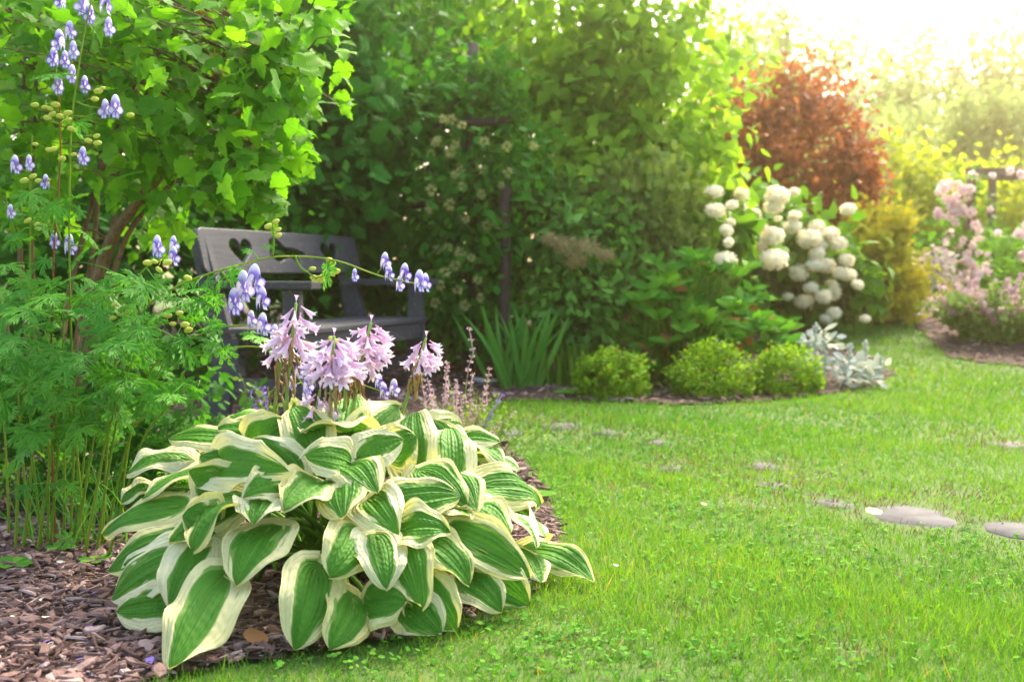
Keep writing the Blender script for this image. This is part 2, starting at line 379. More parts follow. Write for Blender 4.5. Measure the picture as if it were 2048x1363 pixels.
def t_monk(seed):                            # deeply cut palmate leaf
    r = np.random.default_rng(seed); v = []; f = []
    def seg(p, a, l, ww, z0):
        d = np.array([math.cos(a), math.sin(a), -.12]); s_ = np.array([-math.sin(a), math.cos(a), 0]); k = len(v)
        q = p+d*l
        v.extend([p-s_*ww*.35, p+d*l*.5-s_*ww+[0,0,.015], q+[0,0,-.06*l], p+d*l*.5+s_*ww+[0,0,.015], p+s_*ww*.35, p+d*l*.5+[0,0,-.012]])
        f.extend([(k,k+1,k+5), (k+1,k+2,k+5), (k+2,k+3,k+5), (k+3,k+4,k+5), (k+4,k,k+5)])
    for a, ln in ((0, .62), (.72, .58), (-.72, .58), (1.5, .46), (-1.5, .46), (2.2, .3), (-2.2, .3)):
        a += r.normal(0, .06); d = np.array([math.cos(a), math.sin(a), -.1])
        seg(np.zeros(3), a, ln*.80, .058, 0)
        for q, (da, l2) in ((.36, (.55, .36)), (.36, (-.55, .36)), (.6, (.42, .42)), (.6, (-.42, .42)), (.7, (0, .42)), (.78, (.3, .34)), (.78, (-.3, .34))):
            seg(d*ln*q, a+da+r.normal(0, .08), ln*l2*1.25, .033, 0)
    return T(np.array(v), f)
t_mk = [t_monk(i) for i in range(4)]
def t_strip(n=6, w=.03, bend=.3, tipw=.0):
    x = np.linspace(0, 1, n); v = []; f = []
    for i, a in enumerate(x):
        ww = w*(1-max(0, (a-.55)/.45)**1.5)+tipw*a; z = bend*a*a
        v += [(a*(1-.3*bend*a), ww, z+.01), (a*(1-.3*bend*a), 0, z), (a*(1-.3*bend*a), -ww, z+.01)]
    for i in range(n-1):
        for j in (0, 1): f.append((i*3+j, i*3+j+1, i*3+j+4, i*3+j+3))
    return T(v, f)
t_blade = T([(0,.5,0), (0,-.5,0), (.5,.42,-.03), (.5,-.42,-.03), (1,0,-.16)], [(0,1,3,2), (2,3,4)])
t_blade2 = T([(0,.5,0), (0,-.5,0), (.45,.42,-.09), (.45,-.42,-.09), (.8,0,-.42)], [(0,1,3,2), (2,3,4)])
def t_ball(n1=5, n2=8, sx=1., sy=.7):
    v = []; f = []
    for i in range(n1+1):
        a = math.pi*i/n1
        for j in range(n2):
            b = 2*math.pi*j/n2; v.append((sx*(1-math.cos(a))/2, sy*.5*math.sin(a)*math.cos(b), sy*.5*math.sin(a)*math.sin(b)))
    for i in range(n1):
        for j in range(n2): f.append((i*n2+j, i*n2+(j+1) % n2, (i+1)*n2+(j+1) % n2, (i+1)*n2+j))
    return T(v, f)
def rdir(n):
    return nrm(rng.normal(size=(n, 3)))

# ------------------------------------------------------------------ plant builders
def clump_points(lobes, n, K, sig=.25, shell=.55):
    vol = np.array([l[1][0]*l[1][1]*l[1][2] for l in lobes])**.75; pr = vol/vol.sum()
    P = []; O = []; C = []; B = []
    ks = np.maximum(1, np.round(pr*K)).astype(int); ns = np.maximum(1, np.round(pr*n)).astype(int)
    for (c, r), k, m in zip(lobes, ks, ns):
        c = np.array(c, float); r = np.array(r, float)
        d = rdir(k); rad = shell+(1-shell)*rng.random(k)**.6
        cc = d*rad[:, None]
        i = rng.integers(0, k, m)
        tone = rng.random(k)
        p = cc[i]+rng.normal(size=(m, 3))*sig*(.6+.8*rng.random((m, 1)))
        P.append(c+p*r); O.append(nrm(p*r+1e-6)); C.append(c+cc*r*.92); B.append(tone[i])
    return np.concatenate(P), np.concatenate(O), np.concatenate(C), np.concatenate(B)
def orient(O, droop=.3, rnd=.7, up=.6):
    n = len(O)
    ax = nrm(O*.7+rng.normal(size=(n, 3))*rnd+np.array([0, 0, -droop]))
    nr = nrm(O*.5+np.array([0, 0, up])+rng.normal(size=(n, 3))*.45)
    return ax, nr
def tones(B, amt=.6):
    return np.clip(B*amt+rng.random(len(B))*(1-amt), 0, .92)
def branch(a, b, sag=.15, n=6, wob=.03):
    t = np.linspace(0, 1, n)[:, None]; a = np.asarray(a, float); b = np.asarray(b, float)
    L_ = np.linalg.norm(b-a)
    p = a+(b-a)*t; p[:, 2] += sag*L_*np.sin(t[:, 0]*np.pi)*.6
    j = rng.normal(size=(n, 3))*wob*L_; j[0] = 0; j[-1] = 0
    return p+j
def plant(name, label, cat, base, lobes, n, tmpl, size, leaf, K=30, trunk=1, tr=.03, bark='darkbark', group=None,
          sig=.25, shell=.55, droop=.3, up=.6, twigs=14, part='crown', fork=.35, tonesamt=.6, sizevar=.3):
    e = empty(name, base, 0, label, cat, group)
    P, O, C, B = clump_points(lobes, n, K, sig, shell)
    gzz = gz(P[:, 0], P[:, 1]); ok = P[:, 2] > gzz+.01
    P, O, B = P[ok], O[ok], B[ok]
    ax, nr = orient(O, droop, .7, up)
    mb = MB(); tl = tmpl if isinstance(tmpl, list) else [tmpl]
    which = rng.integers(0, len(tl), len(P)); tn = tones(B, tonesamt)
    odd = rng.random(len(P)) < .025; tn[odd] = .97
    s = size*(1-sizevar+2*sizevar*rng.random(len(P)))
    for i, t in enumerate(tl):
        k = which == i; mb.scatter(t, rel(P[k], e), ax[k], nr[k], s[k], tn[k])
    mb.build(part, M[leaf], e)
    if trunk:
        tb = MB(); b0 = np.array(base, float); ctr = np.mean([l[0] for l in lobes], axis=0)
        for q in range(trunk):
            off = np.array([rng.normal()*.06, rng.normal()*.06, -.03])*(trunk > 1)+[0, 0, -.03]
            top = b0+(ctr-b0)*(1.05 if trunk == 1 else .9)+rng.normal(size=3)*.12*np.linalg.norm(ctr-b0)*(trunk > 1)
            p = branch(b0+off, top, 0, 7, .02); tb.tube(rel(p, e), np.linspace(tr, tr*.35, 7), 7)
            for c in C[rng.permutation(len(C))[:max(1, twigs//trunk)]]:
                s0 = p[rng.integers(2, 6)]; q_ = branch(s0, c, .12, 5, .03); tb.tube(rel(q_, e), np.linspace(tr*.42, tr*.1, 5), 5)
        tb.build('trunk' if trunk == 1 else 'stems', M[bark], e)
    return e

# ------------------------------------------------------------------ setting: ground
def nonuni(lo, hi, dlo, dhi, step):
    a = list(np.arange(dlo, dhi+1e-6, step)); x = dlo; s_ = step; l = []
    while x > lo: s_ *= 1.5; x -= s_; l.append(max(x, lo))
    r = []; x = a[-1]; s_ = step
    while x < hi: s_ *= 1.5; x += s_; r.append(min(x, hi))
    return np.array(l[::-1]+a+r)
X, Y = np.meshgrid(nonuni(-150, 150, -7, 9, .25), nonuni(-30, 300, 0, 15, .25), indexing='ij')
tag(MB().grid(np.stack([X, Y, gz(X, Y)], -1)).build('lawn', M['lawn']), kind='structure')
def inpoly(x, y, poly):
    c = np.zeros(len(x), bool); n = len(poly)
    for i in range(n):
        x1, y1 = poly[i]; x2, y2 = poly[(i+1) % n]
        m = ((y1 > y) != (y2 > y)) & (x < (x2-x1)*(y-y1)/(y2-y1+1e-12)+x1); c ^= m
    return c
edge = [(300, 1380), (430, 1345), (560, 1322), (800, 1288), (960, 1235), (1075, 1170), (1122, 1080), (1100, 1000), (1045, 930), (985, 875), (955, 830),
        (975, 803), (1150, 803), (1350, 812), (1500, 806), (1640, 793), (1750, 772), (1790, 748), (1740, 715), (1660, 690), (1630, 668), (1700, 655), (1780, 648), (1860, 644), (1895, 638)]
BED_A = [tuple(gp(*q)[:2]) for q in edge]
BED_A = [(-.9, 1.2)]+BED_A+[(4.2, 14.5), (-9, 14.5), (-9, 1.2)]
BED_B = [tuple(gp(*q)[:2]) for q in [(1882, 700), (1900, 716), (1985, 729), (2080, 737), (2300, 742)]]+[(8, 11.5), (3.6, 11.5)]
def mulch(name, poly, cell, z0):
    p = np.array(poly); x = np.arange(p[:, 0].min(), p[:, 0].max(), cell); y = np.arange(p[:, 1].min(), p[:, 1].max(), cell)
    X, Y = np.meshgrid(x, y, indexing='ij'); idx = np.arange(X.size).reshape(X.shape)
    ok = inpoly((X[:-1, :-1]+cell/2).ravel(), (Y[:-1, :-1]+cell/2).ravel(), poly)
    f = np.stack([idx[:-1, :-1], idx[1:, :-1], idx[1:, 1:], idx[:-1, 1:]], -1).reshape(-1, 4)[ok]
    used = np.unique(f); mp = np.full(X.size, -1); mp[used] = np.arange(len(used))
    z = gz(X, Y)+z0+.004*np.sin(X*37+Y*11)*np.sin(Y*29-X*7)
    V = np.stack([X, Y, z], -1).reshape(-1, 3)[used]
    tag(MB().add(V, {4: mp[f]}).build(name, M['mulch']), kind='structure')
mulch('mulch_bed', BED_A, .06, .010)
mulch('mulch_bed', BED_B, .06, .010)

# bark chips
def t_chip(seed, asp):
    r = np.random.default_rng(seed); n = 7; a = np.linspace(0, 2*np.pi, n, endpoint=False)+r.normal(0, .18, n)
    rad = .5*(1+r.normal(0, .3, n)); x = np.cos(a)*rad; y = np.sin(a)*rad*asp; zt = .06+.05*r.random(n)
    v = [(x[i], y[i], zt[i]-.10) for i in range(n)]+[(x[i]*.88, y[i]*.88, zt[i]) for i in range(n)]+[(0, 0, .10+.04*r.random())]
    f = [(i, (i+1) % n, n+(i+1) % n, n+i) for i in range(n)]+[(n+i, n+(i+1) % n, 2*n) for i in range(n)]
    return T(v, f)
t_chips = [t_chip(i, a) for i, a in enumerate((.18, .3, .42, .6, .24, .14))]
def chips(name, zones, poly, label):
    mb = MB()
    for (x0, x1, y0, y1, dens, s0, s1) in zones:
        n = int((x1-x0)*(y1-y0)*dens); x = rng.uniform(x0, x1, n); y = rng.uniform(y0, y1, n)
        k = inpoly(x, y, poly); x, y = x[k], y[k]; n = len(x)
        a = rng.uniform(0, 2*np.pi, n); s = s0+(s1-s0)*rng.random(n)**3
        pos = np.stack([x, y, gz(x, y)+.012+.012*rng.random(n)], 1)
        ax = np.stack([np.cos(a), np.sin(a), rng.normal(0, .22, n)], 1); nr = np.stack([rng.normal(0, .28, n), rng.normal(0, .28, n), np.ones(n)], 1)
        w_ = rng.integers(0, 6, n)
        for i in range(6):
            q = w_ == i; mb.scatter(t_chips[i], pos[q], ax[q], nr[q], s[q], rng.random(q.sum()))
    tag(mb.build(name, M['chip'], None, False), label, 'bark mulch', None, 'stuff')
chips('bark_mulch', [(-1.9, .25, 1.9, 3.3, 6500, .010, .058), (-2.4, .5, 3.3, 4.6, 1800, .02, .06), (-2.6, .4, 4.6, 6.3, 450, .025, .07), (-2, 2.6, 6.3, 9, 260, .03, .08), (2, 4, 8.5, 11.5, 60, .04, .09)],
      BED_A, 'brown shredded bark chips covering the planting beds')
chips('bark_mulch', [(3, 5.5, 8, 10, 260, .03, .08)], BED_B, 'bark chips under the mauve catmint beside the lawn')

# stepping stones
STONES = [(1318, 888, 64, 'pale stepping stone sunk in the lawn in front of the middle spirea ball'), (1342, 940, 70, 'grassed over stepping stone just nearer than the pale one before the spirea'),
          (1825, 1034, 150, 'large bare grey stepping stone beside the cream fallen leaf'), (2035, 1062, 120, 'grey stepping stone cut by the right edge of the photo'),
          (1668, 1010, 76, 'half hidden stepping stone left of the large bare one'), (1120, 853, 80, 'sunken stone among brown grass nearest to the mulch edge'),
          (1018, 866, 60, 'small sunken stone beside the catmint behind the hosta'), (1215, 866, 56, 'small sunken stone between brown grass tufts mid lawn'),
          (1524, 934, 76, 'thin sliver of stone in the worn patch mid lawn'), (1548, 974, 64, 'small stone sunk in brown grass below the worn sliver'), (2020, 892, 90, 'weedy worn stone far right in the lawn')]
SP = []
for (px, py, wpx, lab) in STONES:
    c = gp(px, py); rad = wpx/2/F*c[1]*1.12; SP.append((c[0], c[1], rad*(1.0 if wpx > 100 else .28)))
    n = 14; a = np.linspace(0, 2*np.pi, n, endpoint=False); rr = rad*(1+rng.normal(0, .09, n))
    e = np.stack([np.cos(a)*rr, np.sin(a)*rr*1.25, np.zeros(n)], 1)
    mb = MB(); V = np.concatenate([e+[0, 0, -.05], e+[0, 0, .004], e*.94+[0, 0, .010], [[0, 0, .011]]])
    f = [(i+q*n, (i+1) % n+q*n, (i+1) % n+(q+1)*n, i+(q+1)*n) for q in (0, 1) for i in range(n)]+[(2*n+i, 2*n+(i+1) % n, 3*n) for i in range(n)]
    mb.add(V, f); o = mb.build('stepping_stone', M['stone']); o.location = c-np.array([0, 0, .006])
    tag(o, lab, 'stepping stone', 'stepping stones crossing the lawn')

WORN = [tuple(gp(a, b)[:2])+(c,) for a, b, c in [(1100, 846, .16), (1155, 872, .14), (1012, 862, .14), (1060, 838, .15), (1215, 860, .13), (1315, 878, .17), (1350, 930, .16), (1425, 952, .12), (1525, 930, .16), (1560, 968, .15), (1660, 1000, .14), (1770, 1012, .10), (1620, 955, .13), (1900, 990, .14), (2010, 885, .22), (1960, 1040, .08), (1500, 1010, .12), (1380, 1225, .05), (1700, 1310, .05), (1250, 980, .09)]]
# grass
def grass():
    mb = MB(); dry = MB()
    bands = [(1.7, 2.6, 26000, .030, .0018), (2.6, 3.6, 18000, .029, .0022), (3.6, 5, 9500, .030, .0032), (5, 7, 4200, .032, .005), (7, 9.5, 2000, .036, .008), (9.5, 12.5, 1000, .042, .012)]
    for (y0, y1, dens, h, wd) in bands:
        x0 = -1.0 if y1 < 5 else -.6; x1 = .45*y1+.5
        n = int((x1-x0)*(y1-y0)*dens); x = rng.uniform(x0, x1, n); y = rng.uniform(y0, y1, n)
        j = .015 if y1 < 5 else .04
        xe, ye = x+rng.normal(0, j, n), y+rng.normal(0, j*1.2, n)
        k = ~inpoly(xe, ye, BED_A) & ~inpoly(xe, ye, BED_B)
        worn = np.zeros(n)
        for (sx, sy, sr) in WORN: worn = np.maximum(worn, .95*np.exp(-(np.hypot(x-sx, (y-sy)*.8)/sr)**2)*(.6+.4*np.sin(x*41+y*23)))
        for (sx, sy, sr) in SP:
            d = np.hypot((x-sx)/1.0, (y-sy)/1.15)/sr; k &= d > .80+.22*np.sin(3*np.arctan2(y-sy, x-sx)+sx*9)+.2*rng.random(n); worn = np.maximum(worn, np.exp(-((d-1)/(.55 if sr > .08 else 1.5))**2))
        # patchy height and density
        pt = np.sin(x*3.1+1.3*np.sin(y*2.3))+np.sin(y*4.3+x*1.7+2)+.6*np.sin(x*11+y*7)
        k &= rng.random(n) < .82+.1*pt
        k &= rng.random(n) > worn*.6
        x, y, worn, pt = x[k], y[k], worn[k], pt[k]; n = len(x)
        pos = np.stack([x, y, gz(x, y)-.002], 1)
        ax = nrm(np.stack([rng.normal(.05, .42, n), rng.normal(-.1, .42, n), np.ones(n)], 1))
        nr = nrm(np.stack([rng.normal(0, 1, n), rng.normal(-.5, 1, n), rng.normal(0, .2, n)], 1))
        hh = h*(.45+.75*rng.random(n)+.9*(rng.random(n) < .07))*(1+.12*pt)*(1-.45*worn)
        lo = np.sin(x*1.3+2*np.sin(y*.9))+np.sin(y*1.9-x*.8+1)
        tn = np.clip(.45+.10*pt+.14*lo+rng.normal(0, .2, n), 0, .91); dr = rng.random(n); tn[dr < .02] = .97
        isd = rng.random(n) < worn*.85+.015
        b2 = rng.random(n) < .45
        for t, q in ((t_blade, ~b2), (t_blade2, b2)):
            for tgt, z in ((mb, q & ~isd), (dry, q & isd)):
                tgt.scatter(t, pos[z], ax[z], nr[z], hh[z], tn[z], wid=wd*(.7+.6*rng.random(z.sum())))
    tag(mb.build('grass', M['grass']), 'short bright green lawn grass', 'grass', None, 'stuff')
    tag(dry.build('dry_grass', M['drygrass']), 'brown worn grass tufts around the sunken stones', 'grass', None, 'stuff')
grass()
def weeds():
    mb = MB(); c = []
    for (px, py, sx, sy, n) in [(1090, 960, 90, 60, 260), (1400, 1000, 130, 70, 500), (1500, 1130, 160, 60, 420), (1000, 1290, 160, 50, 200), (1250, 930, 180, 50, 400), (1680, 1170, 60, 30, 120), (1950, 1130, 80, 60, 200),
                                (1650, 860, 260, 40, 400), (1150, 1310, 200, 40, 130), (1650, 1300, 200, 40, 200), (1830, 960, 150, 50, 220), (1130, 1010, 40, 40, 140), (700, 1330, 120, 14, 40), (1400, 860, 250, 30, 300)]:
        P = np.array([gp(min(max(a, 560), 2200), min(max(b, 815), 1500)) for a, b in zip(rng.normal(px, sx, n), rng.normal(py, sy, n))])
        c.append(P)
    P = np.concatenate(c); P = P[rng.random(len(P)) < .6]; k = ~inpoly(P[:, 0], P[:, 1], BED_A)
    for (sx, sy, sr) in SP: k &= np.hypot(P[:, 0]-sx, P[:, 1]-sy) > sr*1.1
    P = P[k]; n = len(P)
    P[:, 2] += rng.uniform(.008, .024, n); A0 = rng.uniform(0, 6.28, n)
    for q in range(3):
        a = A0+2.1*q
        ax = np.stack([np.cos(a), np.sin(a), rng.normal(.1, .25, n)], 1); nr = np.stack([rng.normal(0, .4, n), rng.normal(-.2, .4, n), np.ones(n)], 1)
        mb.scatter(t_round, P+rng.normal(0, .004, (n, 3)), ax, nr, rng.uniform(.006, .014, n)*(1+.05*P[:, 1]))
    tag(mb.build('clover', M['clover']), 'broad leaved clover and weeds growing through the lawn', 'clover', None, 'stuff')
weeds()

# ------------------------------------------------------------------ bench
def box(mb, c, s, R_=None, taper=None, bev=.004):
    bm = bmesh.new(); bmesh.ops.create_cube(bm, size=1)
    for v in bm.verts:
        k = 1.
        if taper is not None and v.co.z > 0: v.co.x *= taper[0]; v.co.y *= taper[1]
        v.co = Vector((v.co.x*s[0], v.co.y*s[1], v.co.z*s[2]))
    bmesh.ops.bevel(bm, geom=bm.edges[:], offset=bev, segments=2, affect='EDGES', profile=.6)
    if R_ is not None: bmesh.ops.transform(bm, matrix=R_, verts=bm.verts)
    bm.verts.ensure_lookup_table(); 
    mb.add([tuple(v.co+Vector(c)) for v in bm.verts], [[v.index for v in f.verts] for f in bm.faces]); bm.free()
    return mb
def bench():
    L_ = 1.66
    e = empty('garden_bench', (-1.0, 5.67, 0), math.atan2(.957, .29), 'dark grey painted wooden bench with two heart cutouts in its backrest', 'bench')
    for x in (.03, L_-.03):
        box(MB(), (x, .055, .315), (.05, .13, .63), None, (1, .62)).build('leg', M['bench'], e, False)
        Rm = Matrix.Rotation(R(-13), 4, 'X')
        box(MB(), (x, .475, .55), (.05, .15, .74), Rm, (1, .5)).build('backrest_post', M['bench'], e, False)
        box(MB(), (x, .43, .20), (.046, .13, .40), Matrix.Rotation(R(12), 4, 'X'), (1, .9)).build('leg', M['bench'], e, False)
        box(MB(), (x, .22, .648), (.11, .58, .036)).build('armrest', M['bench'], e, False)
        box(MB(), (x, .25, .16), (.03, .44, .075)).build('side_stretcher', M['bench'], e, False)
    sb = MB()
    for i in range(5):
        box(sb, (L_/2, -.015+.05+i*.096, .425+.001*(i % 2)), (L_+.02, .083, .026))
    sb.build('seat', M['bench'], e, False)
    box(MB(), (L_/2, .03, .362), (L_-.11, .03, .095)).build('apron', M['bench'], e, False)
    box(MB(), (L_/2, .40, .362), (L_-.11, .03, .095)).build('apron', M['bench'], e, False)
    box(MB(), (L_/2, .25, .115), (L_-.09, .09, .03)).build('stretcher', M['bench'], e, False)
    # backrest board with cutouts
    BL, BH = 1.82, .22; cu = bpy.data.curves.new('board', 'CURVE'); cu.dimensions = '2D'; cu.fill_mode = 'BOTH'; cu.extrude = .010; cu.bevel_depth = .004; cu.bevel_resolution = 1
    def spl(pts):
        s_ = cu.splines.new('POLY'); s_.points.add(len(pts)-1); s_.use_cyclic_u = True
        for p, q in zip(s_.points, pts): p.co = (q[0], q[1], 0, 1)
    o = []
    for (cx, cy, a0) in ((BL-.045, BH-.045, 0), (.045, BH-.045, 90), (.045, .045, 180), (BL-.045, .045, 270)):
        for k in range(6): a = R(a0+k*18); o.append((cx+.045*math.cos(a), cy+.045*math.sin(a)))
    spl(o)
    for hx in (.385, 1.42):
        h = []
        for k in range(28):
            a = 2*math.pi*k/28; x = 16*math.sin(a)**3; y = 13*math.cos(a)-5*math.cos(2*a)-2*math.cos(3*a)-math.cos(4*a); h.append((hx+x*.0074, .118+y*.0052))
        spl(h)
    cut = [(600, 180), (632, 166), (655, 170), (672, 192), (700, 228), (760, 232), (800, 250), (828, 262), (826, 282), (790, 285), (778, 300), (786, 345), (752, 334), (728, 304), (690, 312), (655, 336), (622, 326), (600, 302), (590, 280), (600, 230)]
    h = []
    for (x, y) in cut:
        s_ = (x-150)/1025; t = s_*5.8/(7.35-s_*1.55); h.append((t*BL, .012+(384-y)/240*.2))
    spl(h)
    co = bpy.data.objects.new('tmp', cu); COL.objects.link(co)
    me = bpy.data.meshes.new_from_object(co.evaluated_get(bpy.context.evaluated_depsgraph_get())); bpy.data.objects.remove(co)
    me.name = 'backrest'; me.materials.clear(); me.materials.append(M['bench'])
    b = bpy.data.objects.new('backrest', me); COL.objects.link(b); b.parent = e
    b.location = (-.05, .485, .705); b.rotation_euler = (R(90-13), 0, 0)
bench()

# ------------------------------------------------------------------ hosta
HC = np.array([-.425, 2.78, 0.]); HR = np.array([.50, .58, .40])
def dome(px, py, k=1.):
    r = ray(px, py); o = (CAM-HC)/(HR*k); d = r/(HR*k)
    a = d@d; b = o@d; c = o@o-1; disc = b*b-a*c
    if disc >= 0: t = (-b-math.sqrt(disc))/a
    else: t = -b/a
    p = CAM+r*t
    if disc < 0:
        q = (p-HC)/(HR*k); q /= np.linalg.norm(q); p = .5*(HC+q*HR*k)+.5*p
    if p[2] < .02: p = CAM+r*(CAM[2]-.02)/(-r[2])
    return p
def hosta_leaf(e, P0, P1, W, N, bend=.2, fold=.25, wav=.02, roll=0., rn=.5):
    nu, nv = 25, 17
    P0 = np.asarray(P0, float); P1 = np.asarray(P1, float)
    L_ = np.linalg.norm(P1-P0); ax = (P1-P0)/L_
    N = np.asarray(N, float); y = nrm(np.cross(N, ax)); n = np.cross(ax, y)
    y, n = y*math.cos(roll)+n*math.sin(roll), n*math.cos(roll)-y*math.sin(roll)
    t = np.linspace(0, 1, nu)[:, None]; v = np.linspace(-1, 1, nv)[None]
    pr = t**.38*(1-t)**.74; pr = pr/pr.max()
    pr = pr*(1+.03*np.sin(t*17+rn*30)); asym = 1+.06*math.sin(rn*40)*np.sign(v)
    yy = v*W*pr*asym
    xx = t*L_-.24*L_*np.abs(v)**1.5*(1-t)**2.4
    # the leaf arches: an arc from P0 to P1
    zz = bend*L_*(4*t*(1-t))*.5 + fold*np.abs(yy)*(1-.6*np.abs(v))
    p1, p2 = rn*50, rn*91
    zz = zz+wav*L_*np.abs(v)**2.2*np.where(v > 0, np.sin(t*10+p1), np.sin(t*12+p2)) - .25*W*np.abs(v)**3*pr*(.4+.6*math.sin(p2))
    zz = zz+.004*np.sin(v*17+p1)*np.sin(t*np.pi)
    G = P0+xx[..., None]*ax+yy[..., None]*y+zz[..., None]*n
    G[..., 2] = np.maximum(G[..., 2], .012+.01*np.abs(v))
    luv = np.stack([t+0*v, v+0*t, np.full((nu, nv), rn)], -1)
    lf = MB().grid(G-np.array(e.location), rn, luv).build('leaf', M['hosta'], e)
    # petiole
    c = HC+np.array([rng.normal()*.05, rng.normal()*.05, .0]); s0 = G[1, nv//2]
    tt = np.linspace(0, 1, 8)[:, None]; mid = (c+s0)/2+np.array([0, 0, .10+.12*max(0, s0[2])]); 
    Q = (1-tt)**2*c+2*tt*(1-tt)*mid+tt**2*s0
    Q = np.vstack([Q, G[3, nv//2]])
    MB().tube(Q-np.array(e.location), np.append(np.linspace(.0075, .0042, 8), .002), 6, rng.random()).build('petiole', M['petiole'], lf)
    return lf
HL = [(690,560,565,785,300),(880,735,800,1045,260),(500,785,310,1130,240),(1035,860,940,1050,230),(330,670,65,850,250),(425,650,300,880,190),(320,600,65,745,180),(330,480,50,600,150),(240,415,85,455,80),
 (460,298,195,440,120),(350,275,95,330,95),(530,215,292,205,110),(560,440,300,620,150),(585,450,395,650,190),(790,415,600,450,140),(480,290,765,350,120),(715,125,510,130,110),(730,180,500,165,95),(800,340,640,215,150),
 (1060,175,840,205,130),(1000,205,1028,45,120),(1050,240,1215,75,200),(1025,300,840,285,95),(1060,280,1235,212,90),(1000,345,1000,520,230),(905,380,765,487,125),(1195,470,1455,445,190),(1110,440,1212,607,120),
 (1050,585,945,755,200),(1130,610,1170,805,115),(1230,600,1312,878,110),(1330,620,1490,797,95),(1300,790,1450,978,170),(1500,760,1632,900,150),(1570,755,1735,875,115),(1440,580,1730,765,130),(1450,520,1660,692,120),
 (1570,400,1797,465,170),(1225,590,1420,590,100),(1580,230,1702,335,115),(1300,340,1290,103,150),(1445,345,1430,165,145),(1490,205,1640,312,95),(1440,360,1520,500,120),(1310,350,1492,478,115),(1510,465,1662,597,110),
 (1630,495,1770,648,105),(1705,510,1790,608,75),(1790,655,2010,782,110),(1712,650,1792,782,85),(300,880,95,905,95),(520,390,385,340,75),(1030,320,1130,418,150),(1340,195,1492,138,70),(1460,190,1655,200,75),(780,145,828,92,55),
 (1250,880,1390,995,95),(1100,850,1250,870,80),(620,230,760,130,120),(880,250,800,90,110),(1400,250,1360,130,110),(560,330,420,280,90),(700,470,640,560,120),(1380,480,1500,540,110),(1180,250,1290,190,100),(480,560,350,520,110)]
